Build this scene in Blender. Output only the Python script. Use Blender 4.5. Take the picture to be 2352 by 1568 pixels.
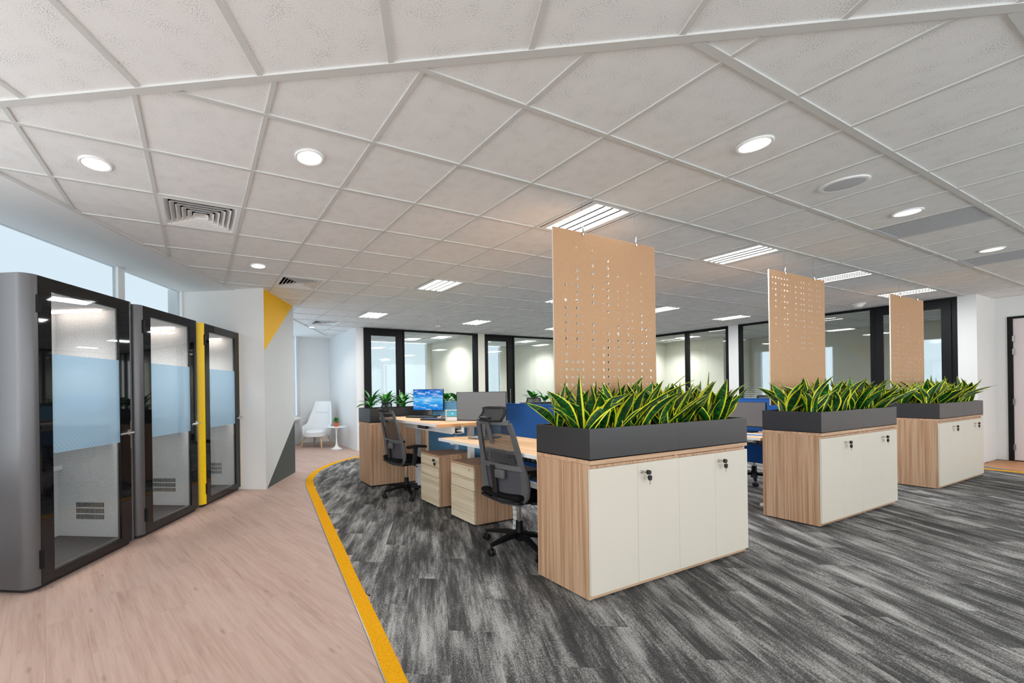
import bpy, bmesh, math, random
from mathutils import Vector, Matrix, noise as mnoise

random.seed(7)
D = bpy.data
C = bpy.context.scene.collection
SC = bpy.context.scene
for o in list(D.objects):
    D.objects.remove(o)

# ------------------------------------------------------------------ camera
EYE = 1.333
CEIL = 2.775
cam_d = D.cameras.new('camera')
cam_d.sensor_width = 36.0
cam_d.lens = 956.28 / 2352 * 36.0
cam_d.shift_x = (1176 - 901.66) / 2352
cam_d.shift_y = (897.62 - 784) / 2352
cam_d.clip_start = 0.02
cam = D.objects.new('camera', cam_d)
C.objects.link(cam)
YAW = math.radians(90 - 25.072)
FW = Vector((math.cos(YAW), math.sin(YAW), 0))
RT = Vector((math.sin(YAW), -math.cos(YAW), 0))
UP = Vector((0, 0, 1))
ROLL = 0.0142
cx = (RT - UP * ROLL).normalized()
cy = (UP + RT * ROLL).normalized()
cz = -FW
M = Matrix.Identity(4)
for i in range(3):
    M[i][0], M[i][1], M[i][2] = cx[i], cy[i], cz[i]
M.translation = Vector((0, 0, EYE))
cam.matrix_world = M
SC.camera = cam

# ------------------------------------------------------------------ exposure, sky, lights
SC.view_settings.view_transform = 'Standard'
SC.view_settings.look = 'None'
SC.view_settings.exposure = 0.08
SC.view_settings.gamma = 1.0
SC.view_settings.use_curve_mapping = False
SKY_STRENGTH = 4.4
FILM_T = (0.440, 0.471, 0.487)      # per pane face
TROFFER_W = 28.0
DOWN_W = 8.0


def lin(c):
    if isinstance(c, (tuple, list)):
        return tuple((v / 255 / 12.92) if v / 255 <= 0.04045 else ((v / 255 + 0.055) / 1.055) ** 2.4 for v in c)
    return c


w = D.worlds.new('sky')
SC.world = w
w.use_nodes = True
bg = w.node_tree.nodes['Background']
bg.inputs[0].default_value = (*lin((234, 239, 243)), 1)
bg.inputs[1].default_value = SKY_STRENGTH


def area_light(name, loc, sx, sy, watts, rot=(0, 0, 0), color=(1, 1, 1), portal=False, parent=None, spread=None):
    l = D.lights.new(name, 'AREA')
    l.shape = 'RECTANGLE'
    l.size, l.size_y = sx, sy
    l.energy = watts
    l.color = color
    if spread:
        l.spread = spread
    if portal:
        l.cycles.is_portal = True
    o = D.objects.new(name, l)
    o.location, o.rotation_euler = loc, rot
    C.objects.link(o)
    if parent:
        o.parent = parent
    return o


def spot_light(name, loc, watts, size=2.4, blend=0.7, color=(1, 0.93, 0.85), parent=None, radius=0.06):
    l = D.lights.new(name, 'SPOT')
    l.energy = watts
    l.spot_size = size
    l.spot_blend = blend
    l.color = color
    l.shadow_soft_size = radius
    o = D.objects.new(name, l)
    o.location = loc
    C.objects.link(o)
    if parent:
        o.parent = parent
    return o


# facade frame: d1 runs along the window wall, nn points into the room
FA = math.radians(59.0)
D1 = Vector((math.cos(FA), math.sin(FA), 0))
NN = Vector((math.sin(FA), -math.cos(FA), 0))


def F(s, n, z=0.0):
    v = D1 * s + NN * n
    return Vector((v.x, v.y, z))


def toF(x, y):
    return x * D1.x + y * D1.y, x * NN.x + y * NN.y


# ------------------------------------------------------------------ materials
MATS = {}


class NT:
    def __init__(self, name):
        self.m = D.materials.new(name)
        self.m.use_nodes = True
        self.t = self.m.node_tree
        self.t.nodes.clear()
        self.out = self.t.nodes.new('ShaderNodeOutputMaterial')

    def n(self, typ, **kw):
        nd = self.t.nodes.new('ShaderNode' + typ)
        ins = kw.pop('ins', {})
        for k, v in kw.items():
            setattr(nd, k, v)
        for k, v in ins.items():
            self.put(nd.inputs[k], v)
        return nd

    def put(self, sock, v):
        if isinstance(v, bpy.types.NodeSocket):
            self.t.links.new(v, sock)
        elif isinstance(v, bpy.types.Node):
            self.t.links.new(v.outputs[0], sock)
        else:
            if isinstance(v, (tuple, list)) and len(v) == 3 and sock.type == 'RGBA':
                v = (*v, 1)
            sock.default_value = v

    def math(self, op, a, b=None, clamp=False):
        nd = self.n('Math', operation=op, use_clamp=clamp)
        self.put(nd.inputs[0], a)
        if b is not None:
            self.put(nd.inputs[1], b)
        return nd.outputs[0]

    def mix(self, f, a, b):
        nd = self.n('Mix', data_type='RGBA')
        self.put(nd.inputs[0], f)
        self.put(nd.inputs[6], a)
        self.put(nd.inputs[7], b)
        return nd.outputs[2]

    def ramp(self, f, stops, interp='LINEAR'):
        nd = self.n('ValToRGB')
        cr = nd.color_ramp
        cr.interpolation = interp
        while len(cr.elements) < len(stops):
            cr.elements.new(0.5)
        for e, (p, c) in zip(cr.elements, stops):
            e.position = p
            e.color = (*c, 1) if len(c) == 3 else c
        self.put(nd.inputs[0], f)
        return nd.outputs[0]

    def coords(self, kind='Object', scale=(1, 1, 1), rot=(0, 0, 0), rnd=0.0):
        if kind == 'Position':
            v = self.n('NewGeometry').outputs['Position']
        else:
            v = self.n('TexCoord').outputs[kind]
        mp = self.n('Mapping', ins={'Vector': v, 'Scale': scale, 'Rotation': rot})
        v = mp.outputs[0]
        if rnd:
            r = self.n('ObjectInfo').outputs['Random']
            k = self.math('MULTIPLY', r, rnd)
            cmb = self.n('CombineXYZ', ins={0: k, 1: k, 2: k})
            v = self.n('VectorMath', operation='ADD', ins={0: v, 1: cmb}).outputs[0]
        return v

    def noise(self, vec, scale=1.0, detail=3.0, rough=0.55, dim='3D'):
        return self.n('TexNoise', noise_dimensions=dim, ins={'Vector': vec, 'Scale': scale, 'Detail': detail, 'Roughness': rough}).outputs[0]

    def bsdf(self, color, rough=0.5, metal=0.0, spec=0.5, bump=None, bump_s=0.1, **extra):
        b = self.n('BsdfPrincipled')
        self.put(b.inputs['Base Color'], color)
        self.put(b.inputs['Roughness'], rough)
        self.put(b.inputs['Metallic'], metal)
        self.put(b.inputs['Specular IOR Level'], spec)
        for k, v in extra.items():
            self.put(b.inputs[k.replace('_', ' ')], v)
        if bump is not None:
            bn = self.n('Bump', ins={'Strength': bump_s, 'Distance': 0.01, 'Height': bump})
            self.put(b.inputs['Normal'], bn.outputs[0])
        return b.outputs[0]

    def done(self, sh):
        self.t.links.new(sh, self.out.inputs[0])
        return self.m


def plain(name, rgb, rough=0.5, metal=0.0, spec=0.5, var=0.03, scale=6.0):
    """simple surface with a faint procedural unevenness"""
    k = NT(name)
    c = lin(rgb)
    n = k.noise(k.coords('Object'), scale, 3)
    a = tuple(max(0, v * (1 - var)) for v in c)
    b = tuple(min(1, v * (1 + var)) for v in c)
    col = k.mix(n, a, b)
    MATS[name] = k.done(k.bsdf(col, rough, metal, spec))
    return MATS[name]


def emit(name, rgb, strength):
    k = NT(name)
    e = k.n('Emission', ins={0: lin(rgb), 1: strength})
    MATS[name] = k.done(e.outputs[0])


def wood(name, axis, dark, mid, light, across=40.0, along=0.7, rough=0.45):
    """laminate with long straight grain along one world axis"""
    k = NT(name)
    sc = [across] * 3
    sc['xyz'.index(axis)] = along
    v = k.coords('Position', tuple(sc))
    n1 = k.noise(v, 1.0, 4, 0.6)
    sc2 = [across * 5] * 3
    sc2['xyz'.index(axis)] = along * 2
    n2 = k.noise(k.coords('Position', tuple(sc2)), 1.0, 2, 0.5)
    f = k.math('ADD', k.math('MULTIPLY', n1, 0.62), k.math('MULTIPLY', n2, 0.38))
    col = k.ramp(f, [(0.33, lin(dark)), (0.47, lin(mid)), (0.56, lin(light)), (0.68, lin(mid))])
    MATS[name] = k.done(k.bsdf(col, rough, spec=0.35))


wood('laminate_vertical', 'z', (156, 113, 84), (188, 149, 117), (206, 173, 143))
wood('laminate_along_x', 'x', (160, 117, 88), (194, 154, 122), (212, 178, 148))
wood('laminate_along_y', 'y', (160, 117, 88), (190, 150, 118), (206, 173, 143))
wood('desk_oak', 'y', (213, 160, 106), (232, 187, 135), (242, 206, 160), across=18)
wood('desk_oak_edge', 'x', (190, 130, 76), (212, 156, 100), (224, 172, 120), across=30)
wood('pale_oak', 'y', (205, 180, 146), (226, 208, 178), (237, 224, 200), across=22)
wood('leg_oak', 'z', (178, 138, 100), (205, 168, 128), (220, 188, 150), across=30)
plain('white_door', (220, 210, 196), 0.45, spec=0.3, var=0.01)
plain('white_edge', (240, 240, 240), 0.4, var=0.01)
plain('white_metal', (238, 238, 238), 0.35, var=0.01)
plain('planter_grey', (78, 76, 77), 0.38, 0.6, var=0.03)
plain('planter_black', (50, 50, 52), 0.4, 0.25, var=0.05)
plain('black_metal', (13, 14, 16), 0.5, spec=0.22, var=0.08)
plain('black_plastic', (24, 24, 26), 0.45, var=0.08)
plain('black_fabric', (20, 20, 22), 0.9, spec=0.15, var=0.2, scale=90)
plain('grey_plastic', (92, 92, 94), 0.5, var=0.04)
plain('lumbar_fabric', (84, 82, 88), 0.9, spec=0.1, var=0.12, scale=200)
plain('chrome', (205, 205, 205), 0.18, 1.0)
plain('brass_key', (190, 175, 150), 0.3, 1.0)
plain('booth_grey', (100, 99, 101), 0.34, 0.6, var=0.02)
plain('booth_yellow', (242, 200, 0), 0.38, var=0.02)
plain('wall_white', (232, 232, 231), 0.7, spec=0.2, var=0.008, scale=2)
plain('wall_cream', (228, 225, 212), 0.7, spec=0.2, var=0.008, scale=2)
plain('wall_grey_paint', (200, 203, 203), 0.7, spec=0.2, var=0.01)
plain('wall_yellow_paint', (240, 184, 10), 0.6, spec=0.25, var=0.02)
plain('wall_dark_paint', (78, 82, 80), 0.65, spec=0.2, var=0.02)
plain('plaster_ceiling', (240, 240, 240), 0.8, spec=0.1, var=0.006)
plain('tee_bar', (212, 212, 210), 0.45, spec=0.3, var=0.01)
plain('dark_void', (6, 6, 7), 0.9, spec=0.05)
plain('door_pink', (222, 212, 212), 0.5, var=0.01)
plain('steel', (150, 150, 148), 0.3, 1.0)
plain('blue_screen', (46, 98, 176), 0.85, spec=0.1, var=0.06, scale=120)
plain('blue_panel', (112, 176, 226), 0.7, spec=0.2, var=0.03)
plain('monitor_off', (112, 112, 114), 0.28, spec=0.5, var=0.01)
plain('laptop_silver', (170, 172, 176), 0.35, 0.7)
plain('laptop_dark', (84, 86, 92), 0.35, 0.6)
plain('terracotta', (206, 96, 58), 0.7, var=0.05)
plain('marble_white', (240, 240, 240), 0.25, var=0.02, scale=12)
plain('paper', (236, 238, 242), 0.7)
plain('drawer_blue', (92, 190, 220), 0.5)
plain('light_blue', (150, 205, 235), 0.6)
plain('red_paint', (220, 70, 60), 0.5)
plain('foam_grey', (150, 152, 156), 0.8)
plain('speaker_grille', (196, 199, 204), 0.6)
plain('strip_orange_base', (236, 172, 30), 0.9)
emit('lamp_white', (255, 253, 246), 6.0)
emit('lamp_down', (255, 248, 236), 8.0)
emit('lamp_booth', (255, 236, 222), 9.0)


def pane_fresnel(k):
    """reflectance of one face of a pane, the same seen from either side"""
    fc = k.n('LayerWeight', ins={0: 0.5}).outputs['Facing']
    return k.math('ADD', 0.025, k.math('MULTIPLY', k.math('POWER', fc, 5.0), 0.55))


def build_mats():
    # woven white upholstery
    k = NT('white_upholstery')
    v = k.coords('Object')
    n = k.noise(v, 220, 2)
    MATS['white_upholstery'] = k.done(k.bsdf(k.mix(n, lin((214, 214, 214)), lin((240, 240, 240))), 0.9, spec=0.1, bump=n, bump_s=0.15))
    # felt lining of the booths
    k = NT('felt')
    v = k.coords('Object')
    n = k.noise(v, 150, 4, 0.7)
    n2 = k.noise(v, 9, 2)
    col = k.ramp(n, [(0.34, lin((150, 150, 152))), (0.5, lin((214, 214, 215))), (0.66, lin((236, 236, 236)))])
    col = k.mix(k.math('MULTIPLY', n2, 0.25), col, lin((176, 176, 178)))
    MATS['felt'] = k.done(k.bsdf(col, 0.95, spec=0.05, bump=n, bump_s=0.2))
    # dark mat
    k = NT('booth_carpet')
    n = k.noise(k.coords('Object', (40, 160, 1)), 1, 3)
    MATS['booth_carpet'] = k.done(k.bsdf(k.mix(n, lin((44, 44, 46)), lin((92, 92, 94))), 0.95, spec=0.05))
    # mineral fibre ceiling tile with pin holes
    k = NT('ceiling_tile')
    v = k.coords('Position')
    vo = k.n('TexVoronoi', voronoi_dimensions='2D', ins={'Vector': v, 'Scale': 125.0, 'Randomness': 1.0})
    dd = vo.outputs['Distance']
    msk = k.noise(v, 9.0, 2)
    th = k.math('MULTIPLY', k.math('SUBTRACT', msk, 0.22), 0.5)
    hole = k.math('MULTIPLY', k.math('SUBTRACT', th, dd), 9.0, True)
    hole = k.math('MINIMUM', hole, 0.62)
    fine = k.noise(v, 260, 2)
    base = k.mix(fine, lin((236, 236, 236)), lin((246, 246, 246)))
    col = k.mix(hole, base, lin((92, 92, 94)))
    MATS['ceiling_tile'] = k.done(k.bsdf(col, 0.95, spec=0.05, bump=fine, bump_s=0.1))
    # oak look vinyl plank, grain along local x
    k = NT('vinyl_plank')
    v = k.coords('Object', (1, 1, 1), rnd=37.0)
    g = k.n('Mapping', ins={'Vector': v, 'Scale': (2.4, 34, 1)}).outputs[0]
    n1 = k.noise(g, 1, 4, 0.6)
    g2 = k.n('Mapping', ins={'Vector': v, 'Scale': (6, 190, 1)}).outputs[0]
    n2 = k.noise(g2, 1, 2)
    big = k.n('Mapping', ins={'Vector': v, 'Scale': (1.2, 7, 1)}).outputs[0]
    n3 = k.noise(big, 1, 3)
    f = k.math('ADD', k.math('MULTIPLY', n1, 0.45), k.math('ADD', k.math('MULTIPLY', n2, 0.2), k.math('MULTIPLY', n3, 0.35)))
    col = k.ramp(f, [(0.3, lin((152, 124, 111))), (0.43, lin((178, 150, 137))), (0.54, lin((190, 163, 150))), (0.7, lin((198, 172, 160)))])
    kn = k.n('TexVoronoi', ins={'Vector': k.n('Mapping', ins={'Vector': v, 'Scale': (3.1, 9.5, 1)}).outputs[0], 'Scale': 1.0})
    knot = k.math('SUBTRACT', 1.0, k.math('MULTIPLY', kn.outputs['Distance'], 7.0), True)
    knot = k.math('MULTIPLY', knot, k.math('MULTIPLY', n2, 1.1))
    col = k.mix(k.math('MULTIPLY', knot, 0.85, True), col, lin((96, 66, 52)))
    tint = k.math('MULTIPLY', k.n('ObjectInfo').outputs['Random'], 0.14)
    col = k.mix(tint, col, lin((172, 138, 122)))
    MATS['vinyl_plank'] = k.done(k.bsdf(col, 0.5, spec=0.3, bump=n2, bump_s=0.06))
    k2 = MATS['vinyl_plank'].copy()
    k2.name = 'vinyl_warm_lit'  # far-right planks: warm light painted in as an orange tone
    for nd in k2.node_tree.nodes:
        if nd.bl_idname == 'ShaderNodeValToRGB':
            for e, c in zip(nd.color_ramp.elements, ((160, 104, 62), (188, 130, 84), (200, 142, 96), (208, 154, 108))):
                e.color = (*lin(c), 1)
    MATS['vinyl_warm_lit'] = k2
    # carpet plank, streaks along local x
    k = NT('carpet_plank')
    v = k.coords('Object', (1, 1, 1), rnd=53.0)
    a = k.noise(k.n('Mapping', ins={'Vector': v, 'Scale': (1.5, 8, 1)}).outputs[0], 1, 4, 0.62)
    b = k.noise(k.n('Mapping', ins={'Vector': v, 'Scale': (5, 60, 1)}).outputs[0], 1, 3, 0.6)
    c = k.noise(k.n('Mapping', ins={'Vector': v, 'Scale': (120, 170, 1)}).outputs[0], 1, 2, 0.75)
    wv = k.n('TexWave', wave_type='BANDS', bands_direction='Y', ins={'Vector': v, 'Scale': 62.0, 'Distortion': 0.6, 'Detail': 1.0})
    f = k.math('ADD', k.math('MULTIPLY', a, 1.15), k.math('MULTIPLY', b, 0.42))
    f = k.math('SUBTRACT', f, 0.21)
    f = k.math('ADD', f, k.math('MULTIPLY', k.math('SUBTRACT', c, 0.5), 0.8))
    f = k.math('ADD', f, k.math('MULTIPLY', k.math('SUBTRACT', wv.outputs[1], 0.5), 0.07))
    col = k.ramp(f, [(0.40, lin((72, 71, 71))), (0.55, lin((94, 93, 92))), (0.66, lin((138, 136, 134))), (0.84, lin((182, 180, 177)))])
    MATS['carpet_plank'] = k.done(k.bsdf(col, 0.97, spec=0.04, bump=c, bump_s=0.4))
    # orange woven edging
    k = NT('strip_orange')
    v = k.coords('Position')
    c = k.noise(v, 230, 2, 0.7)
    col = k.ramp(c, [(0.3, lin((206, 132, 8))), (0.55, lin((238, 172, 28))), (0.75, lin((246, 188, 52)))])
    MATS['strip_orange'] = k.done(k.bsdf(col, 0.95, spec=0.05, bump=c, bump_s=0.4))
    # clear glass
    k = NT('clear_glass')
    tr = k.n('BsdfTransparent', ins={0: (0.96, 0.975, 0.97, 1)})
    gl = k.n('BsdfGlossy', ins={0: (1, 1, 1, 1), 'Roughness': 0.0})
    mx = k.n('MixShader', ins={0: pane_fresnel(k), 1: tr.outputs[0], 2: gl.outputs[0]})
    MATS['clear_glass'] = k.done(mx.outputs[0])
    # partition glass: a dotted film fades in towards the lower half
    k = NT('dotted_glass')
    v = k.coords('Position')
    tr = k.n('BsdfTransparent', ins={0: (0.96, 0.98, 0.97, 1)})
    gl = k.n('BsdfGlossy', ins={0: (1, 1, 1, 1), 'Roughness': 0.0})
    mx = k.n('MixShader', ins={0: pane_fresnel(k), 1: tr.outputs[0], 2: gl.outputs[0]})
    sep = k.n('SeparateXYZ', ins={0: v})
    hx = k.math('ADD', sep.outputs[0], sep.outputs[1])
    fx = k.math('SUBTRACT', k.math('FRACT', k.math('MULTIPLY', hx, 22.0)), 0.5)
    fz = k.math('SUBTRACT', k.math('FRACT', k.math('MULTIPLY', sep.outputs[2], 22.0)), 0.5)
    rr = k.math('SQRT', k.math('ADD', k.math('MULTIPLY', fx, fx), k.math('MULTIPLY', fz, fz)))
    rad = k.math('MULTIPLY', k.math('SUBTRACT', 1.45, sep.outputs[2]), 0.75, True)
    dot = k.math('MULTIPLY', k.math('LESS_THAN', rr, rad), 0.34)
    df = k.n('BsdfTranslucent', ins={0: (0.9, 0.93, 0.93, 1)})
    dd = k.n('BsdfDiffuse', ins={0: (0.9, 0.93, 0.93, 1)})
    ms = k.n('MixShader', ins={0: 0.5, 1: df.outputs[0], 2: dd.outputs[0]})
    m2 = k.n('MixShader', ins={0: dot, 1: mx.outputs[0], 2: ms.outputs[0]})
    MATS['dotted_glass'] = k.done(m2.outputs[0])
    # window glass facing the bright sky
    k = NT('window_glass')
    tr = k.n('BsdfTransparent', ins={0: (0.97, 0.985, 0.98, 1)})
    gl = k.n('BsdfGlossy', ins={0: (1, 1, 1, 1), 'Roughness': 0.05})
    mx = k.n('MixShader', ins={0: 0.04, 1: tr.outputs[0], 2: gl.outputs[0]})
    MATS['window_glass'] = k.done(mx.outputs[0])
    # the same glass under a dense sun film
    k = NT('filmed_glass')
    tr = k.n('BsdfTransparent', ins={0: (*FILM_T, 1)})
    gl = k.n('BsdfGlossy', ins={0: (1, 1, 1, 1), 'Roughness': 0.05})
    mx = k.n('MixShader', ins={0: 0.04, 1: tr.outputs[0], 2: gl.outputs[0]})
    MATS['filmed_glass'] = k.done(mx.outputs[0])
    k = NT('lightly_filmed_glass')
    tr = k.n('BsdfTransparent', ins={0: (.5, .56, .60, 1)})
    MATS['lightly_filmed_glass'] = k.done(tr.outputs[0])
    # privacy film, pale blue, with a fine diamond hatch near its lower edge
    k = NT('privacy_film')
    tr = k.n('BsdfTransparent', ins={0: (0.78, 0.88, 0.95, 1)})
    df = k.n('BsdfDiffuse', ins={0: (*lin((176, 203, 221)), 1)})
    tl = k.n('BsdfTranslucent', ins={0: (*lin((198, 220, 234)), 1)})
    m1 = k.n('MixShader', ins={0: 0.5, 1: df.outputs[0], 2: tl.outputs[0]})
    gl = k.n('BsdfGlossy', ins={0: (1, 1, 1, 1), 'Roughness': 0.02})
    v = k.coords('Object')
    sep = k.n('SeparateXYZ', ins={0: v})
    d1 = k.math('FRACT', k.math('MULTIPLY', k.math('ADD', sep.outputs[0], sep.outputs[2]), 26.0))
    d2 = k.math('FRACT', k.math('MULTIPLY', k.math('SUBTRACT', sep.outputs[0], sep.outputs[2]), 26.0))
    ln = k.math('MAXIMUM', k.math('LESS_THAN', d1, 0.07), k.math('LESS_THAN', d2, 0.07))
    low = k.math('MULTIPLY', k.math('SUBTRACT', 1.12, sep.outputs[2]), 5.0, True)
    ff = k.math('SUBTRACT', 0.62, k.math('MULTIPLY', k.math('MULTIPLY', ln, low), 0.28))
    m2 = k.n('MixShader', ins={0: k.math('SUBTRACT', 1.0, ff), 1: m1.outputs[0], 2: tr.outputs[0]})
    m3 = k.n('MixShader', ins={0: 0.05, 1: m2.outputs[0], 2: gl.outputs[0]})
    MATS['privacy_film'] = k.done(m3.outputs[0])
    # black back-painted door glass
    k = NT('black_glass')
    MATS['black_glass'] = k.done(k.bsdf((0.004, 0.004, 0.005), 0.03, spec=0.5))
    # open mesh fabric of the task chairs
    k = NT('chair_mesh')
    v = k.coords('Object')
    sep = k.n('SeparateXYZ', ins={0: v})
    ln = k.math('LESS_THAN', k.math('FRACT', k.math('MULTIPLY', sep.outputs[2], 105.0)), 0.45)
    alpha = k.math('ADD', 0.36, k.math('MULTIPLY', ln, 0.45))
    df = k.bsdf(lin((58, 58, 60)), 0.8, spec=0.15)
    tr = k.n('BsdfTransparent')
    mx = k.n('MixShader', ins={0: alpha, 1: tr.outputs[0], 2: df})
    MATS['chair_mesh'] = k.done(mx.outputs[0])
    # snake plant leaf: uv.x across, uv.y along
    k = NT('snake_leaf')
    uv = k.n('UVMap', uv_map='uv').outputs[0]
    sep = k.n('SeparateXYZ', ins={0: uv})
    rnd = k.n('ObjectInfo').outputs['Random']
    edge = k.math('ABSOLUTE', k.math('SUBTRACT', k.math('MULTIPLY', sep.outputs[0], 2.0), 1.0))
    ob = k.coords('Object', rnd=11.0)
    wob = k.noise(ob, 30, 2)
    e2 = k.math('ADD', edge, k.math('MULTIPLY', k.math('SUBTRACT', wob, 0.5), 0.22))
    wd = k.math('SUBTRACT', 0.80, k.math('MULTIPLY', rnd, 0.16))
    band = k.noise(k.n('Mapping', ins={'Vector': ob, 'Scale': (22, 22, 95)}).outputs[0], 1, 2, 0.6)
    gcol = k.ramp(band, [(0.36, lin((6, 36, 12))), (0.48, lin((14, 74, 20))), (0.58, lin((30, 112, 32))), (0.72, lin((78, 150, 54)))])
    gcol = k.mix(k.math('MULTIPLY', rnd, 0.6), gcol, lin((10, 44, 20)))
    ycol = k.mix(k.math('MULTIPLY', wob, 0.5), lin((216, 218, 20)), lin((238, 228, 70)))
    col = k.mix(k.math('MULTIPLY', k.math('SUBTRACT', e2, wd), 16.0, True), gcol, ycol)
    MATS['snake_leaf'] = k.done(k.bsdf(col, 0.38, spec=0.4))
    # broad green leaf with a paler midrib
    k = NT('broad_leaf')
    uv = k.n('UVMap', uv_map='uv').outputs[0]
    sep = k.n('SeparateXYZ', ins={0: uv})
    edge = k.math('ABSOLUTE', k.math('SUBTRACT', k.math('MULTIPLY', sep.outputs[0], 2.0), 1.0))
    rib = k.math('LESS_THAN', edge, 0.07)
    rnd = k.n('ObjectInfo').outputs['Random']
    col = k.mix(rnd, lin((22, 92, 24)), lin((52, 138, 44)))
    col = k.mix(k.math('MULTIPLY', rib, 0.5), col, lin((120, 180, 90)))
    MATS['broad_leaf'] = k.done(k.bsdf(col, 0.35, spec=0.45))
    # fired clay pebbles
    k = NT('clay_pebble')
    n = k.noise(k.coords('Position'), 60, 2)
    MATS['clay_pebble'] = k.done(k.bsdf(k.ramp(n, [(0.3, lin((58, 32, 26))), (0.5, lin((112, 62, 48))), (0.7, lin((160, 98, 78)))]), 0.9, spec=0.1))
    # perforated board
    k = NT('brown_board')
    n = k.noise(k.coords('Position'), 70, 4)
    n2 = k.noise(k.coords('Position'), 2.5, 2)
    col = k.mix(n, lin((192, 148, 112)), lin((210, 168, 132)))
    col = k.mix(k.math('MULTIPLY', n2, 0.3), col, lin((204, 156, 114)))
    MATS['brown_board'] = k.done(k.bsdf(col, 0.6, spec=0.25))
    plain('board_edge', (226, 216, 204), 0.6)
    # wallpaper on the switched-on monitor: clouds over pale blue water
    k = NT('screen_clouds')
    uv = k.n('UVMap', uv_map='uv').outputs[0]
    m1 = k.n('Mapping', ins={'Vector': uv, 'Scale': (3.0, 7.0, 1)}).outputs[0]
    n = k.noise(m1, 1.0, 6, 0.6)
    sep = k.n('SeparateXYZ', ins={0: uv})
    skyc = k.ramp(sep.outputs[1], [(0.0, lin((20, 120, 215))), (0.38, lin((52, 160, 232))), (0.52, lin((120, 200, 245))), (0.62, lin((40, 140, 222))), (1.0, lin((10, 92, 196)))])
    cl = k.ramp(n, [(0.5, (0, 0, 0)), (0.66, (1, 1, 1))])
    col = k.mix(k.math('MULTIPLY', cl, 0.85), skyc, lin((226, 242, 252)))
    e = k.n('Emission', ins={0: col, 1: 0.95})
    MATS['screen_clouds'] = k.done(e.outputs[0])
    # linear air grille
    k = NT('water_clear')
    MATS['water_clear'] = k.done(k.bsdf((0.8, 0.9, 0.95), 0.05, Transmission_Weight=0.9))


build_mats()


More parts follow.
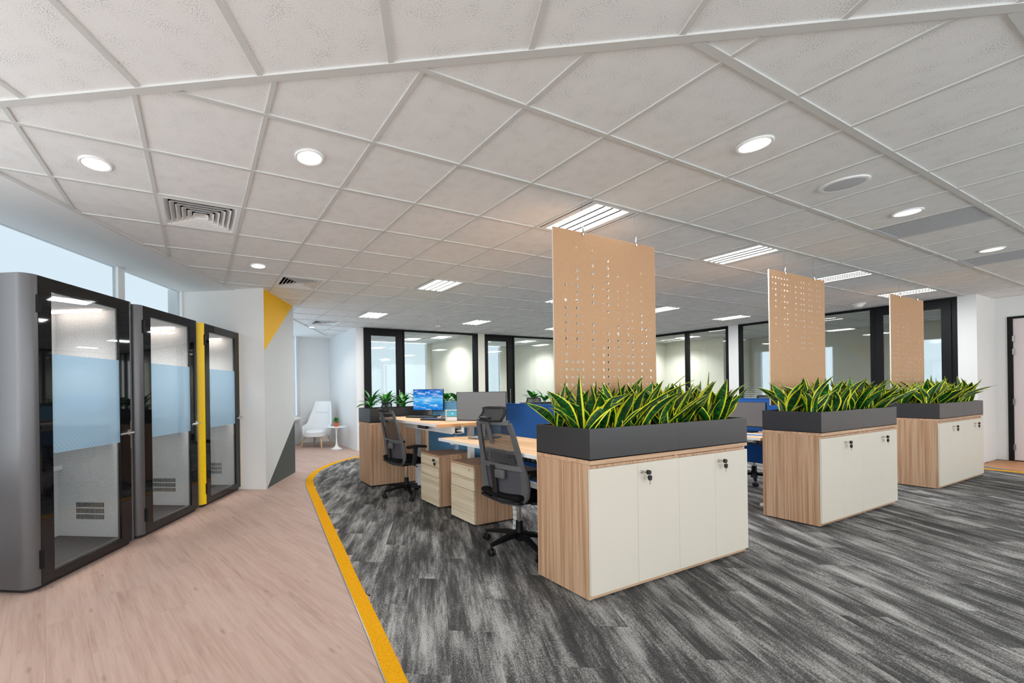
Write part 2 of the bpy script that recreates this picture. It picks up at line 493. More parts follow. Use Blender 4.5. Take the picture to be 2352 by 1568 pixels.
# ------------------------------------------------------------------ mesh helpers
class MB:
    """collects simple solids into one bmesh"""

    def __init__(self):
        self.bm = bmesh.new()
        self.uv = None

    def box(self, x0, x1, y0, y1, z0, z1, bevel=0.0, seg=2):
        bm = self.bm
        vs = [bm.verts.new((x, y, z)) for z in (z0, z1) for x, y in ((x0, y0), (x1, y0), (x1, y1), (x0, y1))]
        fs = [(3, 2, 1, 0), (4, 5, 6, 7), (0, 1, 5, 4), (1, 2, 6, 5), (2, 3, 7, 6), (3, 0, 4, 7)]
        ff = [bm.faces.new([vs[i] for i in f]) for f in fs]
        if bevel > 0:
            ed = list({e for f in ff for e in f.edges})
            bmesh.ops.bevel(bm, geom=ed, offset=bevel, segments=seg, affect='EDGES', profile=0.5)
        return self

    def prism(self, pts, z0, z1):
        """ccw outline in xy extruded in z"""
        bm = self.bm
        a = [bm.verts.new((p[0], p[1], z0)) for p in pts]
        b = [bm.verts.new((p[0], p[1], z1)) for p in pts]
        bm.faces.new(a[::-1])
        bm.faces.new(b)
        n = len(pts)
        for i in range(n):
            bm.faces.new((a[i], a[(i + 1) % n], b[(i + 1) % n], b[i]))
        return self

    def ring(self, outer, inner, z0, z1):
        """tube of two matching outlines"""
        bm = self.bm
        n = len(outer)
        L = [[bm.verts.new((p[0], p[1], z)) for p in o] for o in (outer, inner) for z in (z0, z1)]
        for i in range(n):
            j = (i + 1) % n
            bm.faces.new((L[0][i], L[0][j], L[1][j], L[1][i]))
            bm.faces.new((L[2][j], L[2][i], L[3][i], L[3][j]))
            bm.faces.new((L[1][i], L[1][j], L[3][j], L[3][i]))
            bm.faces.new((L[0][j], L[0][i], L[2][i], L[2][j]))
        return self

    def lathe(self, prof, seg=24, c=(0, 0, 0), axis='z'):
        """profile of (r, h) turned round an axis"""
        bm = self.bm
        rings = []
        for r, h in prof:
            rg = []
            for i in range(seg):
                a = 2 * math.pi * i / seg
                p = (r * math.cos(a), r * math.sin(a), h)
                if axis == 'y':
                    p = (p[0], p[2], -p[1])
                elif axis == 'x':
                    p = (p[2], p[0], p[1])
                rg.append(bm.verts.new((p[0] + c[0], p[1] + c[1], p[2] + c[2])))
            rings.append(rg)
        for a, b in zip(rings, rings[1:]):
            for i in range(seg):
                j = (i + 1) % seg
                bm.faces.new((a[i], a[j], b[j], b[i]))
        bm.faces.new(rings[0][::-1])
        bm.faces.new(rings[-1])
        return self

    def sweep(self, path, sect, side=None, cap=True, scales=None):
        """section (list of (u,v)) swept along a path; u runs along the side vector"""
        bm = self.bm
        path = [Vector(p) for p in path]
        n = len(path)
        rings = []
        prev = None
        for i, p in enumerate(path):
            t = (path[min(i + 1, n - 1)] - path[max(i - 1, 0)]).normalized()
            if side is not None:
                sv = Vector(side)
            else:
                sv = prev if prev is not None else (Vector((0, 0, 1)).cross(t) if abs(t.z) < 0.95 else Vector((1, 0, 0)))
            sv = (sv - t * sv.dot(t)).normalized()
            prev = sv
            uv = t.cross(sv)
            k = 1.0 if scales is None else scales[i]
            rings.append([bm.verts.new(p + sv * (a * k) + uv * (b * k)) for a, b in sect])
        m = len(sect)
        for a, b in zip(rings, rings[1:]):
            for i in range(m):
                j = (i + 1) % m
                bm.faces.new((a[i], a[j], b[j], b[i]))
        if cap:
            bm.faces.new(rings[0][::-1])
            bm.faces.new(rings[-1])
        return self

    def tube(self, path, r, seg=10, scales=None):
        return self.sweep(path, [(r * math.cos(2 * math.pi * i / seg), r * math.sin(2 * math.pi * i / seg)) for i in range(seg)], scales=scales)

    def bar(self, path, w, t, side, rnd=0.3):
        """flat rounded bar"""
        a, b = w / 2, t / 2
        k = min(a, b) * rnd
        sect = [(-a + k, -b), (a - k, -b), (a, -b + k), (a, b - k), (a - k, b), (-a + k, b), (-a, b - k), (-a, -b + k)]
        return self.sweep(path, sect, side=side)

    def grid(self, fn, nu, nv, uv=False):
        """surface fn(u,v) -> point"""
        bm = self.bm
        if uv and self.uv is None:
            self.uv = bm.loops.layers.uv.new('uv')
        V = [[bm.verts.new(fn(i / nu, j / nv)) for i in range(nu + 1)] for j in range(nv + 1)]
        for j in range(nv):
            for i in range(nu):
                f = bm.faces.new((V[j][i], V[j][i + 1], V[j + 1][i + 1], V[j + 1][i]))
                if uv:
                    for lp, (a, b) in zip(f.loops, ((i, j), (i + 1, j), (i + 1, j + 1), (i, j + 1))):
                        lp[self.uv].uv = (a / nu, b / nv)
        return self

    def shell(self, fn, nu, nv, thick):
        """closed slab: surface fn thickened along its normal"""
        def nrm(u, v):
            e = 1e-3
            a = Vector(fn(min(u + e, 1), v)) - Vector(fn(max(u - e, 0), v))
            b = Vector(fn(u, min(v + e, 1))) - Vector(fn(u, max(v - e, 0)))
            return a.cross(b).normalized()
        bm = self.bm
        A = [[bm.verts.new(Vector(fn(i / nu, j / nv)) + nrm(i / nu, j / nv) * thick / 2) for i in range(nu + 1)] for j in range(nv + 1)]
        B = [[bm.verts.new(Vector(fn(i / nu, j / nv)) - nrm(i / nu, j / nv) * thick / 2) for i in range(nu + 1)] for j in range(nv + 1)]
        for j in range(nv):
            for i in range(nu):
                bm.faces.new((A[j][i], A[j][i + 1], A[j + 1][i + 1], A[j + 1][i]))
                bm.faces.new((B[j][i], B[j + 1][i], B[j + 1][i + 1], B[j][i + 1]))
        per = [(0, i) for i in range(nu)] + [(j, nu) for j in range(nv)] + [(nv, i) for i in range(nu, 0, -1)] + [(j, 0) for j in range(nv, 0, -1)]
        for k in range(len(per)):
            p, q = per[k], per[(k + 1) % len(per)]
            bm.faces.new((B[p[0]][p[1]], B[q[0]][q[1]], A[q[0]][q[1]], A[p[0]][p[1]]))
        return self

    def obj(self, name, mat, parent=None, smooth=False, sub=0):
        me = D.meshes.new(name)
        bmesh.ops.recalc_face_normals(self.bm, faces=self.bm.faces[:])
        if smooth:
            for f in self.bm.faces:
                f.smooth = True
            if smooth != 'all':
                for e in self.bm.edges:
                    if len(e.link_faces) == 2 and e.calc_face_angle(0) > 0.7:
                        e.smooth = False
        self.bm.to_mesh(me)
        self.bm.free()
        me.materials.append(MATS[mat])
        o = D.objects.new(name, me)
        C.objects.link(o)
        if parent:
            o.parent = parent
        if sub:
            m = o.modifiers.new('sub', 'SUBSURF')
            m.levels = m.render_levels = sub
        return o


def thing(name, label, cat, loc=(0, 0, 0), rz=0.0, group=None):
    o = D.objects.new(name, None)
    o.empty_display_size = 0.1
    C.objects.link(o)
    o.location = loc
    o.rotation_euler = (0, 0, rz)
    o['label'] = label
    o['category'] = cat
    if group:
        o['group'] = group
    return o


def tag(o, label, cat, group=None):
    o['label'] = label
    o['category'] = cat
    if group:
        o['group'] = group
    return o


def struct(name, mb, mat, parent=None, smooth=False):
    o = mb.obj(name, mat, parent, smooth)
    if parent is None:
        o['kind'] = 'structure'
    return o


def copy_tree(o, parent=None, label=None):
    c = o.copy()
    C.objects.link(c)
    if parent:
        c.parent = parent
    if label:
        c['label'] = label
    for ch in o.children:
        copy_tree(ch, c)
    return c


def rrect(x0, x1, y0, y1, r, k=6):
    pts = []
    for cx_, cy_, a0 in ((x1 - r, y1 - r, 0), (x0 + r, y1 - r, 90), (x0 + r, y0 + r, 180), (x1 - r, y0 + r, 270)):
        for i in range(k + 1):
            a = math.radians(a0 + 90 * i / k)
            pts.append((cx_ + r * math.cos(a), cy_ + r * math.sin(a)))
    return pts

# ================================================================== large structure
NWIN = -3.56          # facade plane
NGRID = -2.795        # where the tile grid stops and the plaster border starts
SBAR = 1.845          # junction bar between the two grid directions
XG, YG = 2.1414, 1.0317
XW, YW = 11.585, 8.832    # glass partitions
XALC, YALC = 3.235, 10.97
XR, YR = 12.535, 2.11     # recessed wall with the door on the right


def project(p):
    v = Vector(p) - Vector((0, 0, EYE))
    d = v.dot(FW)
    if d < 0.05:
        return None
    u, q = 956.28 * v.dot(RT) / d, -956.28 * v.z / d
    return 901.66 + u + ROLL * q * 1.0, 897.62 - ROLL * u + q


def in_view(p, m=120):
    q = project(p)
    return q is not None and -m < q[0] < 2352 + m and -m < q[1] < 1568 + m


def clip_half(poly, f):
    """keep the part of a convex polygon where f(x,y) >= 0"""
    out = []
    for i in range(len(poly)):
        a, b = poly[i], poly[(i + 1) % len(poly)]
        fa, fb = f(*a), f(*b)
        if fa >= 0:
            out.append(a)
        if (fa > 0 > fb) or (fa < 0 < fb):
            t = fa / (fa - fb)
            out.append((a[0] + (b[0] - a[0]) * t, a[1] + (b[1] - a[1]) * t))
    return out


def poly_area(p):
    return 0.5 * sum(p[i][0] * p[(i + 1) % len(p)][1] - p[(i + 1) % len(p)][0] * p[i][1] for i in range(len(p)))


def interp(tab, s):
    if s <= tab[0][0]:
        a, b = tab[0], tab[1]
    elif s >= tab[-1][0]:
        a, b = tab[-2], tab[-1]
    else:
        for a, b in zip(tab, tab[1:]):
            if a[0] <= s <= b[0]:
                break
    return a[1] + (b[1] - a[1]) * (s - a[0]) / (b[0] - a[0])


def smooth_tab(tab, step=0.08):
    """resample a curve given as (s, n) with a Catmull-Rom spline"""
    out = []
    for i in range(len(tab) - 1):
        p0, p1, p2, p3 = tab[max(i - 1, 0)], tab[i], tab[i + 1], tab[min(i + 2, len(tab) - 1)]
        k = max(2, int((p2[0] - p1[0]) / step))
        for j in range(k):
            t = j / k
            m1 = (p2[1] - p0[1]) / (p2[0] - p0[0])
            m2 = (p3[1] - p1[1]) / (p3[0] - p1[0])
            h = p2[0] - p1[0]
            n = (2 * t ** 3 - 3 * t * t + 1) * p1[1] + (t ** 3 - 2 * t * t + t) * h * m1 + (-2 * t ** 3 + 3 * t * t) * p2[1] + (t ** 3 - t * t) * h * m2
            out.append((p1[0] + h * t, n))
    out.append(tab[-1])
    return out


EDGE_L = smooth_tab([(-4.0, 2.2), (0.6, 0.3), (1.89, -0.243), (2.31, -0.411), (2.97, -0.691), (3.72, -1.007), (4.53, -1.341), (5.18, -1.61), (5.70, -1.829), (5.93, -1.912), (6.18, -1.985), (6.5, -2.043), (6.78, -2.063), (7.15, -2.046), (7.47, -1.998), (7.79, -1.921), (8.09, -1.791), (8.43, -1.596), (9.0, -1.22)])
EDGE_R = smooth_tab([(-4.0, 2.32), (0.6, 0.41), (1.896, -0.142), (2.318, -0.313), (2.98, -0.592), (3.455, -0.783), (4.03, -1.022), (4.87, -1.366), (5.51, -1.63), (5.913, -1.79), (6.207, -1.88), (6.533, -1.938), (6.88, -1.967), (7.236, -1.94), (7.61, -1.872), (7.97, -1.765), (8.31, -1.572), (9.0, -1.13)])

# ---------------------------------------------------------------- floor
SHELL = [tuple(F(-5.9, NWIN - .1)[:2]), (9.5, -3.6), (15.9, -3.6), (16.0, 11.3), (3.3, 11.3), (3.3, 11.12), (2.3, 11.12), tuple(F(10.9, NWIN - .1)[:2])]
b = MB()
b.prism(SHELL, -0.16, -0.012)
floor = struct('floor', b, 'dark_void')


def slab_obj(name, poly, z0, z1, mat, parent, origin, ang):
    """prism of a world polygon, stored in a local frame (x along ang)"""
    ca, sa = math.cos(ang), math.sin(ang)
    loc = [((x - origin[0]) * ca + (y - origin[1]) * sa, -(x - origin[0]) * sa + (y - origin[1]) * ca) for x, y in poly]
    mb = MB().prism(loc, z0, z1)
    o = mb.obj(name, mat, parent)
    o.location = (origin[0], origin[1], 0)
    o.rotation_euler = (0, 0, ang)
    return o


# carpet planks, 0.25 x 1.0 m, laid along the facade direction
PL, PW = 1.0, 0.25
cands = []
shared_plank = None
for i in range(-14, 60):
    n0 = -2.2 + PW * i
    off = (i * 0.37) % 1.0 * PL
    for j in range(-5, 16):
        s0 = j * PL + off
        N = 8
        ss = [s0 + PL * k / N for k in range(N + 1)]
        nc = [interp(EDGE_R, s) if s < 9.0 else -1.13 + (s - 9.0) * 0.64 for s in ss]
        full = max(nc) < n0
        if full:
            pf = [(s0, n0), (s0 + PL, n0), (s0 + PL, n0 + PW), (s0, n0 + PW)]
        else:
            lo = [(s, max(n0, c)) for s, c in zip(ss, nc) if c < n0 + PW]
            if len(lo) < 2:
                continue
            pf = lo + [(lo[-1][0], n0 + PW), (lo[0][0], n0 + PW)]
        # (s,n) is left-handed against (x,y): reverse to keep the outline ccw
        pts = [tuple(F(s, n)[:2]) for s, n in pf][::-1]
        ok = all(x < 10.94 and y < YW - 0.02 and x < XW for x, y in pts)
        if not ok:
            full = False
            if full is False and len(pf) == 4:
                pts = clip_half(pts, lambda x, y: (10.945 - x) if y < YR else (XW - x))
                if len(pts) >= 3:
                    pts = clip_half(pts, lambda x, y: YW - y)
            else:
                pts = clip_half(pts, lambda x, y: YW - y)
        if len(pts) < 3 or abs(poly_area(pts)) < 0.002:
            continue
        c = F(s0 + PL / 2, n0 + PW / 2)
        if c.y < -3.4 or c.x < -8 or c.y > YW or c.x > 12.4:
            continue
        vis = any(in_view((x, y, 0), 40) for x, y in pts)
        cands.append(((0 if vis else 1, (c - Vector((0, 0, 0))).length), c, pts, full))
cands.sort(key=lambda t: t[0])
rest = MB()
cnt = 0
for key, c, pts, full in cands:
    if cnt < 295 and key[0] == 0:
        if full and shared_plank is not None:
            o = shared_plank.copy()
            C.objects.link(o)
            o.parent = floor
            o.location = (c.x, c.y, 0)
        else:
            o = slab_obj('carpet_plank', pts, -0.012, 0.0, 'carpet_plank', floor, (c.x, c.y), FA)
            if full:
                shared_plank = o
        if cnt % 2:
            pass
        cnt += 1
    else:
        rest.prism(pts, -0.012, 0.0)
o = rest.obj('carpet_remainder', 'carpet_plank', floor)
o['kind'] = 'stuff'

# vinyl planks, 0.18 x 1.22 m
VA = math.radians(105)
VD = Vector((math.cos(VA), math.sin(VA), 0))
VN = Vector((-math.sin(VA), math.cos(VA), 0))
VL, VW = 1.22, 0.18
cands = []
for i in range(-70, 70):
    for j in range(-12, 14):
        a0 = j * VL + (i * 0.41 % 1.0) * VL
        b0 = i * VW
        c = VD * (a0 + VL / 2) + VN * (b0 + VW / 2)
        crn = [VD * (a0 + p * VL) + VN * (b0 + q * VW) for p, q in ((0, 0), (1, 0), (1, 1), (0, 1))]
        zone = None
        s, n = toF(c.x, c.y)
        if any(toF(p.x, p.y)[1] < interp(EDGE_L, toF(p.x, p.y)[0]) + 0.03 and toF(p.x, p.y)[0] < 9.0 for p in crn):
            zone = 'left'
        if s >= 8.6 and c.x < XALC + 0.5 and c.y < YALC + 0.5:
            zone = 'left'
        if zone and any(toF(p.x, p.y)[1] < NWIN - 0.7 for p in crn):
            zone = None
        if zone and (c.y > YALC + 0.9 or c.y < -3.6):
            zone = None
        if any(p.x > 10.9 and p.y < YR + 0.3 for p in crn) and c.x < XR + 0.8 and -3.4 < c.y < YR + 0.5:
            zone = 'right'
        if not zone:
            continue
        vis = any(in_view((p.x, p.y, 0), 30) for p in crn + [c])
        cands.append(((0 if vis else 1, c.length), c))
cands.sort(key=lambda t: t[0])
mbp = MB()
g = 0.0002
mbp.box(-VL / 2 + g, VL / 2 - g, -VW / 2 + g, VW / 2 - g, -0.012, -0.0035)
vp = mbp.obj('vinyl_plank', 'vinyl_plank', floor)
rest = MB()
first = True
cnt = 0
for key, c in cands:
    if c.x > 9:
        pr = [tuple((c + VD * p * VL / 2 + VN * q * VW / 2)[:2]) for p, q in ((-1, -1), (1, -1), (1, 1), (-1, 1))]
        slab_obj('vinyl_plank', pr, -0.012, -0.0035, 'vinyl_warm_lit', floor, (c.x, c.y), VA)
    elif key[0] == 0 and cnt < 270:
        o = vp if first else vp.copy()
        if not first:
            C.objects.link(o)
        first = False
        o.location = (c.x, c.y, random.uniform(-0.0003, 0.0003))
        o.rotation_euler = (0, 0, VA + (math.pi if random.random() < 0.5 else 0))
        cnt += 1
    else:
        rest.prism([tuple((c + VD * p * VL / 2 + VN * q * VW / 2)[:2]) for p, q in ((-1, -1), (1, -1), (1, 1), (-1, 1))], -0.012, -0.0035)
o = rest.obj('vinyl_remainder', 'vinyl_plank', floor)
o['kind'] = 'stuff'

# orange edging strip and its thin metal profile
def ribbon(l, r, z0, z1):
    mb = MB()
    ss = [x[0] for x in l]
    pts = [(F(s, interp(l, s)), F(s, interp(r, s))) for s in ss]
    bm = mb.bm
    rows = [[bm.verts.new((p.x, p.y, z)) for p in pr for z in (z0, z1)] for pr in pts]
    for a, c in zip(rows, rows[1:]):
        for q in ((1, 3), (3, 2), (2, 0), (0, 1)):
            bm.faces.new((a[q[0]], a[q[1]], c[q[1]], c[q[0]]))
    bm.faces.new((rows[0][0], rows[0][2], rows[0][3], rows[0][1]))
    bm.faces.new((rows[-1][0], rows[-1][1], rows[-1][3], rows[-1][2]))
    return mb


ribbon(EDGE_L, EDGE_R, -0.012, 0.0015).obj('edging_strip', 'strip_orange', floor)
thin = [(s, n - 0.008) for s, n in EDGE_L]
ribbon(thin, EDGE_L, -0.012, 0.001).obj('edging_profile', 'steel', floor)
MB().box(10.93, 11.06, -3.4, YR, -0.012, 0.0015).obj('edging_strip', 'strip_orange', floor)

# ---------------------------------------------------------------- ceiling
b = MB()
b.prism(SHELL, CEIL + 0.05, CEIL + 0.2)
ceiling = struct('ceiling', b, 'plaster_ceiling')


def fpoly(sn):
    p = [tuple(F(s, n)[:2]) for s, n in sn]
    return p if poly_area(p) > 0 else p[::-1]


ZP = CEIL - 0.004
b = MB()
b.prism(fpoly([(-7, NGRID), (-7, NWIN - 0.05), (5.52, NWIN - 0.05), (5.52, NGRID)]), ZP, CEIL + 0.05)
b.prism(fpoly([(5.52, NGRID), (5.52, NWIN - 0.05), (11.2, NWIN - 0.05), (11.2, NGRID)]), ZP, CEIL + 0.05)
b.prism([(2.985, 10.334), (XALC + 0.1, 10.334), (XALC + 0.1, YALC + 0.1), (2.4, YALC + 0.1), (2.4, 10.334)], ZP - 0.0008, CEIL + 0.05)
b.obj('plaster_border', 'plaster_ceiling', ceiling)
# edge trim between border and tiles
b = MB()
b.prism(fpoly([(-7, NGRID + 0.022), (-7, NGRID), (5.55, NGRID), (5.55, NGRID + 0.022)]), CEIL - 0.006, CEIL + 0.02)
b.prism(fpoly([(6.7, NGRID + 0.02), (6.7, NGRID), (10.4, NGRID), (10.4, NGRID + 0.02)]), CEIL - 0.006, CEIL + 0.02)
b.prism([(2.98, 10.315), (XALC, 10.315), (XALC, 10.335), (2.98, 10.335)], CEIL - 0.006, CEIL + 0.02)
b.obj('edge_trim', 'tee_bar', ceiling)

half_n = lambda x, y: toF(x, y)[1] - (NGRID + 0.022)
half_s = lambda x, y: toF(x, y)[0] - (SBAR + 0.02)
half_s2 = lambda x, y: (SBAR - 0.02) - toF(x, y)[0]
REG = [(-3.0, XW - 0.02, -3.0, YW), (XW - 0.02, XR, -3.0, YR), (-3.0, XALC, YW, 10.316),
       (3.4, XW, YW + 0.1, 11.2), (XW + 0.08, 15.5, 2.2, 11.2)]
cellx = lambda k: XG + 0.6 * k
celly = lambda k: YG + 0.6 * k
TROF = [(k, j) for k in (1, 5, 9, 13) for j in (2, 6, 10)]
ROOM_TROF = [(6, 14), (11, 14), (16, 8), (18, 11), (17, 5)]
VENT = [(-4, 4), (-2, 7), (0, 12)]
GRILLE = [(6, 0), (10, 0)]
taken = set(TROF + ROOM_TROF + VENT + GRILLE)
cands = []
TILE = 0.6 - 0.012
for k in range(-9, 24):
    for j in range(-7, 17):
        if (k, j) in taken:
            continue
        x0, y0 = cellx(k), celly(j)
        for ri, (ax, bx, ay, by) in enumerate(REG):
            X0, X1, Y0, Y1 = max(x0 + .006, ax), min(x0 + .594, bx), max(y0 + .006, ay), min(y0 + .594, by)
            if X1 - X0 < 0.01 or Y1 - Y0 < 0.01:
                continue
            pts = [(X0, Y0), (X1, Y0), (X1, Y1), (X0, Y1)]
            full = abs(X1 - X0 - .588) < 1e-4 and abs(Y1 - Y0 - .588) < 1e-4
            if ri in (0, 1, 2):
                p2 = clip_half(pts, half_n)
                p2 = clip_half(p2, half_s) if len(p2) > 2 else p2
                if len(p2) < 3:
                    continue
                if abs(poly_area(p2) - poly_area(pts)) > 1e-5:
                    full = False
                pts = p2
            if len(pts) < 3 or abs(poly_area(pts)) < 0.0008:
                continue
            c = (x0 + .3, y0 + .3)
            vis = any(in_view((x, y, CEIL), 30) for x, y in pts) and ri < 3
            cands.append(((0 if vis else 1, math.hypot(*c)), pts, full, c, 0.0))
for i in range(0, 5):
    for j in range(-2, 12):
        s1 = SBAR - 0.02 - 0.6 * i
        s0 = s1 - 0.588
        n0 = -1.974 + 0.6 * j + .006
        pf = [(s0, max(n0, NGRID + .022)), (s1, max(n0, NGRID + .022)), (s1, n0 + .588), (s0, n0 + .588)]
        if n0 + .588 < NGRID + .05:
            continue
        pts = fpoly(pf)
        pts = clip_half(pts, lambda x, y: XR - x)
        if len(pts) < 3:
            continue
        c = tuple(F((s0 + s1) / 2, n0 + .294)[:2])
        vis = any(in_view((x, y, CEIL), 30) for x, y in pts)
        cands.append(((0 if vis else 1, math.hypot(*c)), pts, False, c, FA))
cands.sort(key=lambda t: t[0])
rest = MB()
cnt = 0
tile0 = None
ZT = CEIL + 0.007
for key, pts, full, c, ang in cands:
    if key[0] == 0 and cnt < 299:
        if full and tile0 is not None:
            o = tile0.copy()
            C.objects.link(o)
            o.location = (c[0], c[1], 0)
        else:
            o = slab_obj('ceiling_tile', pts, ZT, ZT + 0.015, 'ceiling_tile', ceiling, c, ang)
            if full:
                tile0 = o
        cnt += 1
    else:
        rest.prism(pts, ZT, ZT + 0.015)
o = rest.obj('ceiling_tile_remainder', 'ceiling_tile', ceiling)
o['kind'] = 'stuff'

# tee bars: one object per bar
def tee(p, q, wd, dz=0.0, name='tee_bar'):
    p, q = Vector((*p, 0)), Vector((*q, 0))
    d = (q - p).normalized()
    nrm = Vector((-d.y, d.x, 0)) * wd / 2
    pts = [tuple((a)[:2]) for a in (p - nrm, q - nrm, q + nrm, p + nrm)]
    MB().prism(pts, CEIL - dz, CEIL + 0.02).obj(name, 'tee_bar', ceiling)


def line_clip(p, q, fs):
    """clip a segment by half planes"""
    a, b2 = 0.0, 1.0
    for f in fs:
        fa, fb = f(*p), f(*q)
        if fa < 0 and fb < 0:
            return None
        if fa < 0:
            a = max(a, fa / (fa - fb))
        elif fb < 0:
            b2 = min(b2, fa / (fa - fb))
    if b2 - a < 1e-4:
        return None
    g = lambda t: (p[0] + (q[0] - p[0]) * t, p[1] + (q[1] - p[1]) * t)
    return g(a), g(b2)


for k in range(-9, 24):
    x = cellx(k)
    for ri, (ax, bx, ay, by) in enumerate(REG):
        if not ax < x < bx:
            continue
        fs = [half_n, half_s] if ri < 3 else []
        sg = line_clip((x, ay), (x, by), fs)
        if sg:
            tee(*sg, 0.024)
for j in range(-7, 17):
    y = celly(j)
    for ri, (ax, bx, ay, by) in enumerate(REG):
        if not ay < y < by:
            continue
        fs = [half_n, half_s] if ri < 3 else []
        sg = line_clip((ax, y), (bx, y), fs)
        if sg:
            tee(*sg, 0.034 if j in (0, -1) else 0.024, 0.0012)
tee(F(SBAR, NGRID)[:2], F(SBAR, 4.6)[:2], 0.042, 0.0024)
for j in range(-1, 11):
    n = -1.974 + 0.6 * j
    tee(F(SBAR, n)[:2], F(SBAR - 3.0, n)[:2], 0.026)
for i in range(1, 5):
    tee(F(SBAR - 0.6 * i, NGRID)[:2], F(SBAR - 0.6 * i, 4.0)[:2], 0.024, 0.0012)

# ---------------------------------------------------------------- facade, walls
# facade: posts, sill wall and glass panes
ZS = 0.70


def facade_window(idx, s0, s1, zs=ZS, mat='filmed_glass'):
    b = MB()
    b.prism(fpoly([(s0, NWIN + .03), (s0, NWIN - .04), (s0 + .05, NWIN - .04), (s0 + .05, NWIN + .03)]), zs, CEIL)
    b.prism(fpoly([(s1 - .05, NWIN + .03), (s1 - .05, NWIN - .04), (s1, NWIN - .04), (s1, NWIN + .03)]), zs, CEIL)
    b.prism(fpoly([(s0, NWIN + .03), (s0, NWIN - .04), (s1, NWIN - .04), (s1, NWIN + .03)]), zs, zs + .05)
    fr = struct('window_%d' % idx, b, 'white_metal')
    MB().prism(fpoly([(s0, NWIN), (s0, NWIN - .012), (s1, NWIN - .012), (s1, NWIN)]), zs + .02, CEIL).obj('pane', mat, fr)
    MB().prism(fpoly([(s0, NWIN + .16), (s0, NWIN - .06), (s1, NWIN - .06), (s1, NWIN + .16)]), zs - .04, zs).obj('sill', 'white_metal', fr)
    pl = F((s0 + s1) / 2, NWIN + 0.06, (zs + CEIL) / 2)
    area_light('daylight_portal', pl, s1 - s0, CEIL - zs, 1, rot=(math.radians(90), 0, FA), portal=True)


facade_window(1, -5.6, -3.1, mat='window_glass')
facade_window(2, -3.1, -0.6, mat='window_glass')
facade_window(3, -0.6, 1.9, mat='window_glass')
facade_window(4, 1.9, 4.385)
facade_window(5, 4.385, 5.56)
facade_window(6, 6.80, 10.36, mat='lightly_filmed_glass')
b = MB()
b.prism(fpoly([(-6, NWIN), (-6, NWIN - .25), (10.4, NWIN - .25), (10.4, NWIN)]), -0.02, ZS - .04)
b.prism(fpoly([(10.36, NWIN), (10.36, NWIN - .25), (11.4, NWIN - .25), (11.4, NWIN)]), -0.02, CEIL + .05)
struct('wall_facade', b, 'wall_white')

# painted column that closes the row of booths
NCOL, SC0, SC1 = -2.352, 5.545, 6.745
b = MB()
b.prism(fpoly([(SC0, NCOL), (SC0, NWIN - .2), (SC1, NWIN - .2), (SC1, NCOL)]), -0.004, CEIL + .04)
col = struct('wall_painted', b, 'wall_white')


def face_poly(name, sz, mat):
    """thin paint layer on the long face of the column: outline in (s, z)"""
    mb = MB()
    bm = mb.bm
    A = [bm.verts.new(F(s, NCOL + .0006, z)) for s, z in sz]
    B = [bm.verts.new(F(s, NCOL + .0018, z)) for s, z in sz]
    bm.faces.new(A[::-1])
    bm.faces.new(B)
    for i in range(len(sz)):
        j = (i + 1) % len(sz)
        bm.faces.new((A[i], A[j], B[j], B[i]))
    return mb.obj(name, mat, col)


face_poly('paint_yellow', [(SC0, 1.915), (SC1 - .02, 2.772), (SC0, 2.772)], 'wall_yellow_paint')
face_poly('paint_grey', [(SC0, 1.915), (SC0, 0.0), (SC0 + .03, 0.0), (SC1, 0.864), (SC1, 2.772), (SC1 - .02, 2.772)], 'wall_grey_paint')
face_poly('paint_charcoal', [(SC0 + .03, 0.0), (SC1, 0.0), (SC1, 0.864)], 'wall_dark_paint')

# alcove with the armchair
b = MB()
b.box(XALC, XALC + .18, YW, YALC + .15, -0.02, CEIL + .05)
b.box(XALC + .18, 3.43, YW, YW + .14, -0.02, CEIL + .05)
struct('wall_alcove_right', b, 'wall_white')
b = MB()
b.box(1.9, XALC, YALC, YALC + .15, -0.02, CEIL + .05)
struct('wall_alcove_back', b, 'wall_white')

# back partition of glass, Y = YW
ZG = 2.735


def glazed(name, axis, segs, ypos, posts, heads):
    pass


def fr_box(mb, axis, a0, a1, z0, z1, d0=-0.05, d1=0.05):
    if axis == 'y':
        mb.box(a0, a1, YW + d0, YW + d1, z0, z1)
    else:
        mb.box(XW + d0, XW + d1, a0, a1, z0, z1)


def partition(idx, axis, posts, heads, panes, sill=True):
    mb = MB()
    for a0, a1, z0, z1 in posts:
        fr_box(mb, axis, a0, a1, z0, z1)
    fr = struct('window_%d' % idx, mb, 'black_metal')
    for a0, a1, z0, z1 in heads:
        m2 = MB()
        fr_box(m2, axis, a0, a1, z0, z1, -0.045, 0.045)
        m2.obj('head_rail', 'black_metal', fr)
    for a0, a1, z0, z1, mat in panes:
        m2 = MB()
        fr_box(m2, axis, a0, a1, z0, z1, -0.006, 0.006)
        m2.obj('pane', mat, fr)
    return fr


